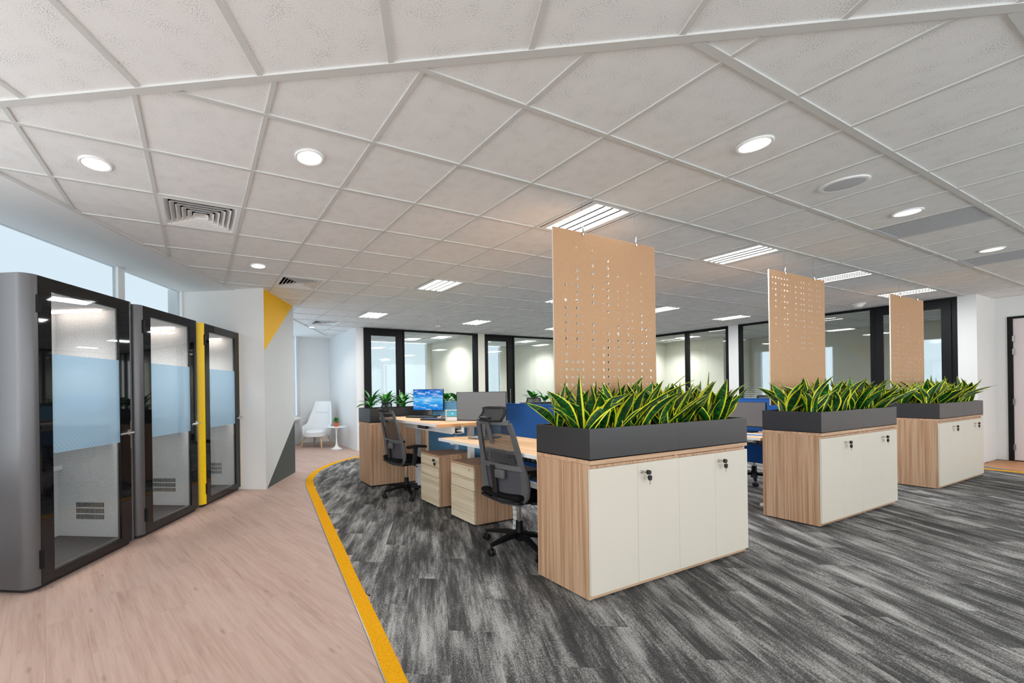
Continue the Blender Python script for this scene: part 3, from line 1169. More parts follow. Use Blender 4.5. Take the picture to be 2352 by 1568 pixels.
def glass_door(idx, axis, a0, a1, l0, l1, g0, g1, top, gtop):
    """door set: jambs a0-l0 and l1-a1, leaf l0-l1 with glass g0-g1"""
    mb = MB()
    fr_box(mb, axis, min(a0, l0), max(a0, l0) + 1e-3, 0, CEIL)
    fr_box(mb, axis, min(a1, l1) - 1e-3, max(a1, l1), 0, CEIL)
    fr_box(mb, axis, l0, l1, top, CEIL)
    fr = struct('door_%d' % idx, mb, 'black_metal')
    m2 = MB()
    fr_box(m2, axis, l0 + .004, g0, 0.01, top - .004, -.03, .03)
    fr_box(m2, axis, g1, l1 - .004, 0.01, top - .004, -.03, .03)
    fr_box(m2, axis, g0, g1, gtop, top - .004, -.03, .03)
    fr_box(m2, axis, g0, g1, 0.01, 0.2, -.03, .03)
    leaf = m2.obj('door_leaf', 'black_metal', fr)
    m3 = MB()
    fr_box(m3, axis, g0 - .004, g1 + .004, 0.19, gtop + .004, -.006, .006)
    m3.obj('pane', 'dotted_glass', leaf)
    m4 = MB()
    if axis == 'y':
        m4.box(g1 + .03, g1 + .055, YW - .075, YW - .03, 0.75, 1.35, .004)
    else:
        m4.box(XW - .075, XW - .03, g1 - .02, g1 + .005, 0.75, 1.35, .004)
    m4.obj('pull_handle', 'steel', leaf)
    return fr


glass_door(1, 'y', 3.42, 4.42, 3.43, 4.41, 3.595, 4.238, 2.765, 2.612)
partition(7, 'y', [(4.42, 4.44, 0, CEIL), (6.45, 6.56, 0, CEIL)], [(4.44, 6.45, ZG, CEIL), (4.44, 6.45, 0, .08)],
          [(4.43, 5.467, .05, ZG + .01, 'dotted_glass'), (5.472, 6.46, .05, ZG + .01, 'dotted_glass')])
struct('trim_1', MB().box(6.56, 6.77, YW - .05, YW + .12, 0, CEIL + .04), 'wall_cream')
glass_door(2, 'y', 6.77, 7.74, 6.78, 7.73, 6.893, 7.545, 2.765, 2.615)
partition(8, 'y', [(7.74, 7.76, 0, CEIL), (XW - .1, XW, 0, CEIL)], [(7.76, XW - .1, ZG, CEIL), (7.76, XW - .1, 0, .08)],
          [(7.75, 8.77, .05, ZG + .01, 'dotted_glass'), (8.775, 10.1, .05, ZG + .01, 'dotted_glass'), (10.105, XW - .09, .05, ZG + .01, 'dotted_glass')])
partition(9, 'x', [(6.535, 6.61, 0, CEIL), (5.62, 5.68, 0, CEIL)], [(6.61, YW - .05, 2.725, CEIL), (5.68, 6.535, 2.715, CEIL), (5.68, YW - .05, 0, .08)],
          [(6.6, YW - .05, .05, 2.73, 'dotted_glass'), (5.67, 6.545, .05, 2.73, 'dotted_glass')])
struct('trim_2', MB().box(XW - .05, XW + .12, 5.42, 5.62, 0, CEIL + .04), 'wall_white')
partition(10, 'x', [(5.365, 5.42, 0, CEIL), (3.22, 3.30, 0, CEIL)], [(3.30, 5.365, 2.735, CEIL), (3.30, 5.365, 0, .08)],
          [(3.29, 5.375, .05, 2.74, 'dotted_glass')])
# wide sliding door set at the right
mb = MB()
mb.box(XW - .05, XW + .05, 3.20, 3.22, 0, CEIL)
mb.box(XW - .05, XW + .05, 2.30, 2.375, 0, CEIL)
mb.box(XW - .05, XW + .05, 2.375, 3.20, 2.73, CEIL)
dr = struct('door_3', mb, 'black_metal')
m2 = MB()
m2.box(XW - .085, XW - .052, 3.128, 3.22, .01, 2.725)
m2.box(XW - .085, XW - .052, 2.36, 2.462, .01, 2.725)
m2.box(XW - .085, XW - .052, 2.462, 3.128, 2.605, 2.725)
m2.box(XW - .085, XW - .052, 2.462, 3.128, .01, .15)
lf = m2.obj('door_leaf', 'black_metal', dr)
MB().box(XW - .075, XW - .063, 2.455, 3.135, .14, 2.61).obj('pane', 'dotted_glass', lf)
MB().box(XW - .13, XW - .085, 2.40, 2.425, .8, 1.3, .004).obj('pull_handle', 'steel', lf)
b = MB()
b.box(XW - .05, XW + .3, YR, 2.30, 0, CEIL + .04)
b.box(XW + .3, XR + .2, YR, YR + .15, 0, CEIL + .04)
struct('wall_return', b, 'wall_white')
b = MB()
b.box(XR, XR + .15, 1.965, YR, 0, CEIL + .04)
b.box(XR, XR + .15, .98, 1.965, 2.44, CEIL + .04)
b.box(XR, XR + .15, -3.6, .98, 0, CEIL + .04)
struct('wall_right', b, 'wall_white')
# pale door with a black frame
b = MB()
b.box(XR - .02, XR + .1, 1.935, 1.985, 0, 2.445)
b.box(XR - .02, XR + .1, .96, 1.01, 0, 2.445)
b.box(XR - .02, XR + .1, 1.01, 1.935, 2.41, 2.445)
d4 = struct('door_4', b, 'black_metal')
MB().box(XR + .0, XR + .045, 1.012, 1.932, .012, 2.407, .002).obj('door_leaf', 'door_pink', d4)
for z in (2.02, 1.8, .95, .18):
    MB().box(XR - .03, XR + .01, 1.915, 1.938, z, z + .1, .002).obj('hinge', 'steel', d4)
MB().lathe([(.011, 0), (.011, .05)], 12, (XR - .05, 1.09, 1.0), 'x').box(XR - .06, XR - .045, 1.08, 1.2, .992, 1.008).obj('lever', 'steel', d4)

# window wall behind the camera
b = MB()
b.box(-6.4, 13.0, -3.6, -3.42, -.02, .66)
b.box(12.5, 13.0, -3.6, -3.42, .66, CEIL + .05)
struct('wall_back', b, 'wall_white')


def back_window(idx, x0, x1):
    mb = MB()
    for a, c in ((x0, x0 + .05), (x1 - .05, x1)):
        mb.box(a, c, -3.55, -3.47, .66, CEIL)
    mb.box(x0, x1, -3.55, -3.47, .66, .71)
    fr = struct('window_%d' % idx, mb, 'white_metal')
    MB().box(x0, x1, -3.515, -3.503, .68, CEIL).obj('pane', 'window_glass', fr)
    area_light('daylight_portal', ((x0 + x1) / 2, -3.46, (.66 + CEIL) / 2), x1 - x0, CEIL - .66, 1, rot=(math.radians(90), 0, 0), portal=True)


for q in range(6):
    back_window(20 + q, -5.5 + q * 3.0, -2.5 + q * 3.0)

# rooms behind the glass
b = MB()
b.box(6.58, 6.70, YW + .06, 11.2, 0, CEIL + .04)
struct('wall_room_side', b, 'wall_cream')
b = MB()
b.box(9.75, 9.87, YW + .06, 11.2, 0, CEIL + .04)
struct('wall_room_middle', b, 'wall_cream')
b = MB()
b.box(3.3, 16, 11.2, 11.3, 0, ZS)
b.box(9.3, 16, 11.2, 11.3, ZS, CEIL + .04)
b.box(6.45, 6.95, 11.2, 11.3, ZS, CEIL + .04)
struct('wall_rear', b, 'wall_cream')


def rear_window(idx, x0, x1, y, z0, z1):
    mb = MB()
    mb.box(x0, x0 + .04, y, y + .08, z0, z1)
    mb.box(x1 - .04, x1, y, y + .08, z0, z1)
    mb.box(x0, x1, y, y + .08, z0, z0 + .04)
    fr = struct('window_%d' % idx, mb, 'white_metal')
    MB().box(x0, x1, y + .03, y + .04, z0, z1).obj('pane', 'filmed_glass', fr)
    area_light('daylight_portal', ((x0 + x1) / 2, y - .03, (z0 + z1) / 2), x1 - x0, z1 - z0, 1, rot=(math.radians(90), 0, math.pi), portal=True)


rear_window(11, 3.42, 6.45, 11.2, ZS, CEIL)
rear_window(12, 6.95, 9.3, 11.2, ZS, CEIL)
# room on the right
b = MB()
b.box(14.0, 15.6, 6.95, 8.7, 0, CEIL + .04)
b.box(XW + .05, 14.05, 8.62, 8.75, 0, CEIL + .04)
struct('wall_meeting_block', b, 'wall_cream')
b = MB()
for y0, y1, z0, z1 in ((1.9, 8.7, 0, 1.0), (1.9, 8.7, 2.36, CEIL + .04), (6.74, 8.7, 1, 2.36), (5.95, 6.44, 1, 2.36), (3.95, 5.11, 1, 2.36), (1.9, 3.1, 1, 2.36), (3.1, 3.95, 1.0, 1.3)):
    b.box(15.5, 15.62, y0, y1, z0, z1)
struct('wall_meeting_far', b, 'wall_cream')
b = MB()
b.box(12.7, 15.6, 1.8, 1.95, 0, CEIL + .04)
struct('wall_meeting_side', b, 'wall_cream')
for i, (y0, y1, z0) in enumerate(((6.44, 6.74, 1.0), (5.11, 5.95, 1.0), (3.1, 3.95, 1.3))):
    mb = MB()
    mb.box(15.52, 15.6, y0, y0 + .03, z0, 2.36)
    mb.box(15.52, 15.6, y1 - .03, y1, z0, 2.36)
    fr = struct('window_%d' % (13 + i), mb, 'white_metal')
    MB().box(15.55, 15.56, y0, y1, z0, 2.36).obj('pane', 'filmed_glass', fr)

# ================================================================== things in the ceiling
WORDN = ['first', 'second', 'third', 'fourth']


def cell_center(k, j):
    return cellx(k) + .3, celly(j) + .3


def troffer(k, j, label, light=True, grp='square ceiling light panels', watts=None, spread=None):
    x, y = cell_center(k, j)
    t = thing('ceiling_light', label, 'ceiling light', (x, y, CEIL), 0, grp)
    b = MB()
    b.box(-.288, -.262, -.288, .288, 0.0, .02)
    b.box(.262, .288, -.288, .288, 0.0, .02)
    b.box(-.248, -.19, -.288, .288, 0.0, .02)
    b.box(.19, .248, -.288, .288, 0.0, .02)
    b.box(-.19, .19, -.288, -.262, 0.0, .02)
    b.box(-.19, .19, .262, .288, 0.0, .02)
    b.obj('frame', 'white_metal', t)
    for sx in (-1, 1):
        MB().box(sx * .255 - .0065, sx * .255 + .0065, -.27, .27, .0012, .016).obj('air_slot', 'dark_void', t)
    w4 = .38 / 4
    for q in range(4):
        x0 = -.19 + q * w4
        MB().box(x0 + .004, x0 + w4 - .004, -.26, .26, .006, .018).obj('diffuser', 'lamp_white', t)
    for q in range(3):
        x0 = -.19 + (q + 1) * w4
        MB().box(x0 - .004, x0 + .004, -.262, .262, -.004, .018).obj('louvre_fin', 'black_metal', t)
    if light:
        area_light('panel_lamp', (0, 0, -.004), .36, .5, watts or TROFFER_W, color=(.965, .985, 1.0), parent=t, spread=spread)
    return t


tl = {
    (1, 2): 'square light panel above the nearest hanging board',
    (5, 2): 'square light panel in the ceiling just left of the middle hanging board',
    (9, 2): 'square light panel peeking out right of the middle hanging board top',
    (13, 2): 'square light panel behind the top of the farthest hanging board',
    (1, 6): 'square light panel left of the nearest hanging board, between board and air diffuser',
    (5, 6): 'light panel cut off by the left edge of the nearest board, higher one',
    (9, 6): 'light panel showing just right of the nearest hanging board',
    (13, 6): 'narrow light panel midway between nearest and middle hanging boards',
    (1, 10): 'small light panel in front of the first glass office door',
    (5, 10): 'small light panel above the white column between two glass offices',
    (9, 10): 'light panel cut off by the left edge of the nearest board, lower one',
    (13, 10): 'light panel hidden behind the nearest board near the glass corner',
}
for (k, j), lb in tl.items():
    troffer(k, j, lb)
rl = ['light panel inside the first glass office, left one', 'light panel inside the second glass office',
      'light panel in the right-hand room, behind the tall black mullions', 'light panel in the right-hand room, far corner',
      'light panel in the right-hand room, beside the middle board']
for (k, j), lb in zip(ROOM_TROF, rl):
    troffer(k, j, lb, grp='light panels inside the glass rooms', watts=26, spread=2.2)


def downlight(x, y, label, r=.078, watts=None):
    t = thing('downlight', label, 'downlight', (x, y, CEIL), 0, 'round recessed downlights')
    MB().lathe([(r - .004, .006), (r - .004, -.003), (r + .006, -.005), (r + .011, -.001), (r + .011, .008), (r, .008)], 32).obj('trim_ring', 'white_metal', t, True)
    MB().lathe([(r - .003, .004), (r - .003, -.001), (r * .5, -.002), (.001, -.0022)], 32).obj('lens', 'lamp_down', t, True)
    spot_light('downlight_lamp', (0, 0, -.01), watts or DOWN_W, parent=t)


for (k, j), lb in {(-3, 2): 'round downlight above the wooden aisle, the one nearest the orange strip',
                   (-5, 3): 'round downlight over the nearest grey booth, farthest left',
                   (-3, 6): 'round downlight in front of the yellow triangle wall',
                   (1, 0): 'round downlight above the nearest white cabinet, largest on the right side',
                   (5, 0): 'round downlight beside the first square air grille',
                   (9, 0): 'round downlight beside the second square air grille',
                   (13, 0): 'round downlight at the right edge of the ceiling'}.items():
    downlight(*cell_center(k, j), lb)
downlight(2.31, 9.12, 'small downlight in the white alcove above the armchair', .06, 45)


def diffuser(k, j, label):
    x, y = cell_center(k, j)
    t = thing('air_diffuser', label, 'air vent', (x, y, CEIL), 0, 'square four-way air diffusers')
    sq = lambda h: [(-h, -h), (h, -h), (h, h), (-h, h)]
    MB().ring(sq(.288), sq(.262), -.002, .012).obj('frame', 'white_metal', t)
    MB().box(-.285, .285, -.285, .285, .042, .049).obj('back_plate', 'dark_void', t)  # black sheet stands in for the unlit depth of the duct
    MB().ring(sq(.285), sq(.27), .012, .045).obj('duct_shade', 'dark_void', t)  # sides blackened too, as shade inside the duct
    for q in range(6):
        h = .262 - q * .041
        b = MB()
        bm = b.bm
        # sloping louvre: wide at the bottom, narrower and higher inside
        o1 = [bm.verts.new((px, py, -.002)) for px, py in sq(h)]
        o2 = [bm.verts.new((px, py, .030)) for px, py in sq(h - .030)]
        i1 = [bm.verts.new((px, py, -.002)) for px, py in sq(h - .0035)]
        i2 = [bm.verts.new((px, py, .030)) for px, py in sq(h - .0335)]
        for n in range(4):
            m = (n + 1) % 4
            bm.faces.new((o1[n], o1[m], o2[m], o2[n]))
            bm.faces.new((i1[m], i1[n], i2[n], i2[m]))
            bm.faces.new((o1[m], o1[n], i1[n], i1[m]))
            bm.faces.new((o2[n], o2[m], i2[m], i2[n]))
        b.obj('louvre', 'white_metal', t)
    MB().box(-.018, .018, -.018, .018, .024, .03).obj('core', 'white_metal', t)


diffuser(-4, 4, 'large square air diffuser above the grey booths, nearest one')
diffuser(-2, 7, 'square air diffuser at the top of the yellow triangle')
diffuser(0, 12, 'small square air diffuser by the white alcove, farthest one')


def grille(k, j, label):
    x, y = cell_center(k, j)
    t = thing('air_grille', label, 'air vent', (x, y, CEIL), 0, 'square return air grilles')
    b = MB()
    h, q = .29, .272
    b.ring([(-h, -h), (h, -h), (h, h), (-h, h)], [(-q, -q), (q, -q), (q, q), (-q, q)], .0, .01)
    b.obj('frame', 'speaker_grille', t)
    MB().box(-q, q, -q, q, .02, .024).obj('back_plate', 'grey_plastic', t)
    slat = None
    for n in range(26):
        px = -q + (n + .5) * 2 * q / 26
        if slat is None:
            slat = MB().box(-.006, .006, -q, q, .004, .018).obj('slat', 'speaker_grille', t)
            o = slat
        else:
            o = slat.copy()
            C.objects.link(o)
        o.location = (px, 0, 0)


grille(6, 0, 'grey slatted air grille in the ceiling, the nearer and larger one')
grille(10, 0, 'grey slatted air grille at the right edge of the ceiling')
x, y = cell_center(3, 0)
t = thing('ceiling_speaker', 'round flush ceiling speaker with a pale grille', 'speaker', (x, y, CEIL))
MB().lathe([(.104, .004), (.104, -.004), (.118, -.007), (.128, -.003), (.128, .008), (.11, .008)], 40).obj('rim', 'white_metal', t, True)
MB().lathe([(.104, .004), (.104, -.003), (.06, -.006), (.001, -.007)], 40).obj('grille', 'speaker_grille', t, True)
x, y = cell_center(4, 11)
t = thing('smoke_detector', 'white smoke detector in the ceiling before the glass offices', 'smoke detector', (x, y, CEIL))
MB().lathe([(.06, .0), (.06, -.012), (.05, -.03), (.03, -.04), (.001, -.042)], 24).obj('body', 'white_metal', t, True)
MB().lathe([(.053, -.014), (.053, -.02), (.05, -.022)], 24).obj('vent_ring', 'grey_plastic', t)
x, y = 10.72, 3.2
t = thing('ceiling_dome', 'white cone-shaped dome fitting beside the farthest hanging board', 'ceiling fitting', (x, y, CEIL))
MB().lathe([(.09, .0), (.09, -.006), (.055, -.045), (.035, -.065), (.001, -.068)], 28).obj('cone', 'white_metal', t, True)
MB().lathe([(.096, .004), (.096, -.004), (.09, -.006)], 28).obj('rim', 'white_metal', t)

# ================================================================== acoustic booths
BW, BD, BH = 1.02, .80, 2.17


def booth(s0, n0, shell_mat, label, seen_shelf=True):
    o = F(s0, n0, -.0035)
    t = thing('phone_booth', label, 'booth', o, FA, 'acoustic phone booths along the window wall')
    # local: x along the row, y into the booth
    r = .085
    k = 7
    out = []
    # U-shaped wall from the left door edge round the back to the right door edge
    dl, dr = .078, .945
    out += [(dl, .004)]
    for i in range(k + 1):
        a = math.radians(270 - 90 * i / k)
        out.append((r + r * math.cos(a), r + r * math.sin(a)))
    for i in range(k + 1):
        a = math.radians(180 - 90 * i / k)
        out.append((r + r * math.cos(a), BD - r + r * math.sin(a)))
    for i in range(k + 1):
        a = math.radians(90 - 90 * i / k)
        out.append((BW - r + r * math.cos(a), BD - r + r * math.sin(a)))
    for i in range(k + 1):
        a = math.radians(0 - 90 * i / k)
        out.append((BW - r + r * math.cos(a), r + r * math.sin(a)))
    out += [(dr, .004)]
    wl = .042
    inn = [(dr, .055), (BW - wl, .055), (BW - wl, BD - wl), (wl, BD - wl), (wl, .055), (dl, .055)]
    b = MB()
    bm = b.bm
    n1, n2 = len(out), len(inn)
    pts = (out + inn)[::-1]
    pts = pts if poly_area(pts) > 0 else pts[::-1]
    b.prism(pts, .035, BH)
    b.obj('booth_shell', shell_mat, t, True)
    MB().prism(rrect(.03, BW - .03, .03, BD - .02, .07), .004, .05).obj('plinth', 'black_plastic', t)
    MB().prism(rrect(.012, BW - .012, .012, BD - .012, .08), BH - .05, BH - .003).obj('booth_roof', 'black_plastic', t)
    # lining
    x0, x1, y0, y1 = wl, BW - wl, .055, BD - wl
    MB().box(x1 - .025, x1, y0, y1, .05, 2.12).obj('felt_wall', 'felt', t)
    MB().box(x0, x0 + .025, y0, y1, .05, 2.12).obj('felt_wall', 'felt', t)
    MB().box(x0 + .025, x1 - .025, y1 - .025, y1, .05, 2.12).obj('felt_wall', 'felt', t)
    MB().box(x0 + .025, x1 - .025, y0, y1 - .025, 2.095, 2.12).obj('felt_ceiling', 'felt', t)
    MB().box(x0 + .025, x1 - .025, y0, y1 - .025, .05, .058).obj('floor_mat', 'booth_carpet', t)
    # light bar beneath the ceiling by the far side wall
    lb = MB().box(.865, .89, .22, .70, 2.072, 2.088).obj('light_bar', 'lamp_booth', t)
    area_light('booth_lamp', (.46, .40, 2.06), .6, .5, 9.0, color=(1, .95, .92), parent=t, spread=1.9)
    # folding shelf with a dark front edge
    sh = MB().box(x1 - .30, x1 - .025, .2, y1 - .03, 1.045, 1.07, .004).obj('shelf', 'black_plastic', t)
    MB().box(x1 - .32, x1 - .30, .2, y1 - .03, 1.035, 1.08, .004).obj('shelf_edge', 'black_plastic', sh)
    # slotted vent, three rows of upright slots
    b = MB()
    for q in range(3):
        for p in range(20):
            yy = .28 + p * .0138
            b.box(x1 - .0275, x1 - .0245, yy, yy + .0062, .215 + q * .054, .258 + q * .054)
    vs = b.obj('vent_slots', 'dark_void', t)
    vs['kind'] = 'stuff'
    MB().box(x1 - .03, x1 - .024, .40, .445, .99, 1.045, .002).obj('wall_switch', 'black_plastic', t)
    # door: black bordered glass
    a0, a1 = .083, .938
    g0, g1, h0, h1 = .180, .817, .098, 2.08
    b = MB()
    b.ring([(a0, .04), (a1, .04), (a1, BH - .002), (a0, BH - .002)], [(g0, h0), (g1, h0), (g1, h1), (g0, h1)], 0, .03)
    bmesh.ops.rotate(b.bm, verts=b.bm.verts[:], cent=(0, 0, 0), matrix=Matrix.Rotation(math.radians(90), 3, 'X'))
    bmesh.ops.translate(b.bm, verts=b.bm.verts[:], vec=(0, .026, 0))
    door = b.obj('booth_door', 'black_glass', t)
    MB().box(g0 - .004, g1 + .004, .004, .010, h0 - .004, h1 + .004).obj('glass_pane', 'clear_glass', door)
    MB().box(g0 + .002, g1 + .004, .0005, .0025, .926, 1.635).obj('privacy_film', 'privacy_film', door)
    b = MB()
    b.ring([(g0, h0), (g1, h0), (g1, h1), (g0, h1)], [(g0 + .008, h0 + .012), (g1 - .008, h0 + .012), (g1 - .008, h1 - .008), (g0 + .008, h1 - .008)], 0, .012)
    bmesh.ops.rotate(b.bm, verts=b.bm.verts[:], cent=(0, 0, 0), matrix=Matrix.Rotation(math.radians(90), 3, 'X'))
    bmesh.ops.translate(b.bm, verts=b.bm.verts[:], vec=(0, .026, 0))
    b.obj('glazing_bead', 'steel', door)
    # lever handle with a round rose
    b = MB()
    b.lathe([(.026, .0), (.026, .010), (.024, .013), (.001, .0135)], 28, (.905, -.017, 1.005), 'y')
    b2 = b.obj('handle_rose', 'chrome', door, True)
    b = MB()
    b.tube([(.905, -.012, 1.005), (.905, -.055, 1.005), (.90, -.062, 1.005), (.885, -.064, 1.005), (.76, -.060, 1.002)], .0095, 12)
    b.obj('door_handle', 'chrome', door, True)
    b = MB()
    b.tube([(.905, .02, 1.005), (.905, .06, 1.005), (.88, .07, 1.005), (.78, .072, 1.003)], .009, 12)
    b.obj('door_handle', 'chrome', door, True)
    MB().box(a1 - .004, a1 + .004, -.006, .03, .86, 1.1, .001).obj('lock_plate', 'steel', door)
    for z in (1.91, .15):
        MB().box(.070, .098, -.012, .012, z, z + .125, .003).obj('hinge', 'black_metal', t)
    return t


booth(2.516, -2.716, 'booth_grey', 'nearest grey acoustic booth, its broad grey side cut by the photo edge')
booth(3.553, -2.716, 'booth_grey', 'grey acoustic booth in the middle of the three booths')
booth(4.590, -2.716, 'booth_yellow', 'acoustic booth with a bright yellow shell, next to the painted column')


# ================================================================== storage cabinets, planters, snake plants
CW, CD = .891, .427
Y0C = 1.835


def lock(mb_parent, x, y, z):
    b = MB()
    b.lathe([(.009, 0), (.009, .006), (.007, .009), (.001, .0095)], 18, (x, y, z), 'y')
    return b


def cabinet_unit(x0, y0, label, group, front=-1, doors=True, left_end=True):
    """two-door unit; doors face -y when front is -1"""
    t = thing('storage_cabinet', label, 'cabinet', (x0, y0, 0), 0, group)
    th = .018
    b = MB()
    b.box(0, th, 0, CD, .012, .8565)
    b.box(CW - th, CW, 0, CD, .012, .8565)
    b.box(th, CW - th, CD - th, CD, .012, .845)
    b.box(th, CW - th, 0.004, CD - th, .045, .063)
    b.box(th, CW - th, 0.0, CD - th, .827, .845)
    b.obj('carcass', 'laminate_vertical', t)
    MB().box(th, CW - th, 0.002, .02, .012, .045).obj('plinth', 'laminate_along_x', t)
    MB().box(th, CW - th, .016, .03, .81, .856).obj('top_rail', 'laminate_along_x', t)
    for q in range(4):
        MB().lathe([(.02, 0), (.02, .013)], 10, (.06 + (q % 2) * (CW - .12), .06 + (q // 2) * (CD - .12), -.0)).obj('foot', 'black_plastic', t)
    hw = CW / 2
    for q in range(2):
        d = MB().box(q * hw + .0012, (q + 1) * hw - .0012, -.019, -.0015, .042, .830, .0012, 1).obj('door', 'white_door', t)
        if q == 1:
            b = MB()
            b.lathe([(.0095, 0), (.0095, .005), (.0075, .009), (.001, .0095)], 18, (q * hw + .035, -.019, .772), 'y')
            bmesh.ops.rotate(b.bm, verts=b.bm.verts[:], cent=(q * hw + .035, -.019, .772), matrix=Matrix.Rotation(math.pi, 3, 'X'))
            b.obj('lock', 'chrome', d, True)
    return t


def keys(x, y, z, label, rz=0.0, sc=1.0):
    """one key in the lock, its twin hanging from it"""
    t = thing('key_pair', label, 'keys', (x, y, z), rz, 'pairs of black-headed keys left in the locks')

    def bow(cx_, cz_, ang):
        pts = [(-.012, -.011), (-.005, -.0155), (.009, -.0135), (.0195, -.007), (.0195, .007), (.009, .0135), (-.005, .0155), (-.012, .011)]
        c_, s_ = math.cos(ang), math.sin(ang)
        return [(cx_ + p * c_ - q * s_, cz_ + p * s_ + q * c_) for p, q in pts]

    def plate(pts, y0, y1):
        mb = MB()
        bm = mb.bm
        A = [bm.verts.new((p[0], y0, p[1])) for p in pts]
        B = [bm.verts.new((p[0], y1, p[1])) for p in pts]
        bm.faces.new(A)
        bm.faces.new(B[::-1])
        for i in range(len(pts)):
            j = (i + 1) % len(pts)
            bm.faces.new((A[j], A[i], B[i], B[j]))
        return mb
    MB().box(-.0012, .010, -.024, -.0, -.004, .004).obj('key_blade', 'brass_key', t)
    plate(bow(.022, 0, 0), -.036, -.023).obj('key_head', 'black_plastic', t)
    ring = [(.038 + .009 * math.cos(a), -.029, -.010 + .011 * math.sin(a)) for a in [i * math.pi / 6 for i in range(13)]]
    MB().tube(ring, .0011, 6).obj('key_ring', 'chrome', t, True)
    plate(bow(.0405, -.036, -math.pi / 2 + .05), -.032, -.020).obj('key_head', 'black_plastic', t)
    MB().box(.0375, .0425, -.028, -.025, -.082, -.048).obj('key_blade', 'brass_key', t)
    return t


def planter_box(x0, y0, wd, label, mat='planter_grey', group=None, z0=.883, z1=1.08, depth=None):
    t = thing('planter_box', label, 'planter', (x0, y0, 0), 0, group)
    q = .006
    dd = depth or CD + .019
    b = MB()
    b.ring([(.0006, 0), (wd - .0006, 0), (wd - .0006, dd), (.0006, dd)], [(q, q), (wd - q, q), (wd - q, dd - q), (q, dd - q)], z0, z1)
    b.box(.0006, wd - .0006, .0, dd, z0, z0 + .006)
    b.obj('box', mat, t)
    MB().box(q, wd - q, q, dd - q, z0 + .006, z1 - .045).obj('soil', 'dark_void', t)
    # clay pebbles
    b = MB()
    rs = random.Random(int(x0 * 100))
    npb = 420
    for i in range(npb):
        px, py = rs.uniform(.015, wd - .015), rs.uniform(.015, dd - .015)
        r = rs.uniform(.006, .011)
        pz = z1 - .045 + rs.uniform(.0, .018)
        mtx = Matrix.Translation((px, py, pz)) @ Matrix.Rotation(rs.uniform(0, 3), 4, (rs.random(), rs.random(), rs.random() + .1)) @ Matrix.Diagonal((r, r * .85, r * .75, 1))
        bmesh.ops.create_icosphere(b.bm, subdivisions=1, radius=1.0, matrix=mtx)
    o = b.obj('clay_pebbles', 'clay_pebble', t, True)
    o['kind'] = 'stuff'
    return t


def leaf_mesh(name, L, wd, bend, twist, fold, mat='snake_leaf', tip=1.5, base=.55, wave=0.0, nv=12):
    """lens-sectioned leaf growing along z, facing -y"""
    bm = bmesh.new()
    uvl = bm.loops.layers.uv.new('uv')
    rows = []
    us = [-1, -.55, 0, .55, 1]
    ph = random.random() * 6
    for j in range(nv + 1):
        v = j / nv
        if mat == 'snake_leaf':
            prof = (base + (1 - base) * math.sin(min(v / .5, 1) * math.pi / 2)) if v < .5 else max(0.0, 1 - ((v - .5) / .5) ** tip)
        else:
            prof = math.sin(math.pi * min(1, v ** .8)) ** .8
        hw = max(wd / 2 * prof, .0012)
        ang = bend * v * v
        # centre line bends towards +y
        yc = L * bend * v * v * .5 + wave * math.sin(v * 5 + ph) * .5
        xc = wave * math.sin(v * 4.2 + ph)
        zc = L * v * (1 - .18 * (bend * v) ** 2)
        tw = twist * v
        ct, st = math.cos(tw), math.sin(tw)
        fr, bk = [], []
        for u in us:
            dx = u * hw
            dy = -fold * hw * (1 - abs(u)) + 0
            th = .0016 * (1 - abs(u)) + .0003
            for lst, sg in ((fr, -1), (bk, 1)):
                yy = -dy + sg * th
                lst.append(bm.verts.new((xc + dx * ct - yy * st, yc + dx * st + yy * ct, zc)))
        rows.append((fr, bk))
    for j in range(nv):
        for side in (0, 1):
            a, c = rows[j][side], rows[j + 1][side]
            for i in range(4):
                vs = (a[i], a[i + 1], c[i + 1], c[i]) if side == 0 else (a[i + 1], a[i], c[i], c[i + 1])
                f = bm.faces.new(vs)
                f.smooth = True
                idx = ((i, j), (i + 1, j), (i + 1, j + 1), (i, j + 1)) if side == 0 else ((i + 1, j), (i, j), (i, j + 1), (i + 1, j + 1))
                for lp, (ii, jj) in zip(f.loops, idx):
                    lp[uvl].uv = (us[ii] * .5 + .5, jj / nv)
        for i in (0, 4):
            a, c, d, e = rows[j][0][i], rows[j + 1][0][i], rows[j + 1][1][i], rows[j][1][i]
            f = bm.faces.new((a, c, d, e) if i == 0 else (e, d, c, a))
            for lp in f.loops:
                lp[uvl].uv = (us[i] * .5 + .5, j / nv)
    me = D.meshes.new(name)
    bm.to_mesh(me)
    bm.free()
    me.materials.append(MATS[mat])
    return me


rnd = random.Random(21)
SNAKE = [leaf_mesh('leaf', rnd.uniform(.32, .46), rnd.uniform(.07, .098), rnd.uniform(.05, .7), rnd.uniform(-1.7, 1.7), rnd.uniform(.15, .5), wave=rnd.uniform(.004, .026), tip=rnd.uniform(1.3, 1.9), base=rnd.uniform(.35, .6)) for _ in range(12)]
SNAKE_LONG = [leaf_mesh('leaf', rnd.uniform(.50, .62), rnd.uniform(.036, .05), rnd.uniform(.3, .8), rnd.uniform(-.9, .9), rnd.uniform(.3, .5), wave=rnd.uniform(0, .02), tip=1.2, base=.5) for _ in range(4)]


def put_leaf(me, parent, rot, sc, loc=(0, 0, 0), name='leaf'):
    o = D.objects.new(name, me)
    C.objects.link(o)
    o.parent = parent
    o.location = loc
    o.rotation_euler = rot
    o.scale = sc
    return o


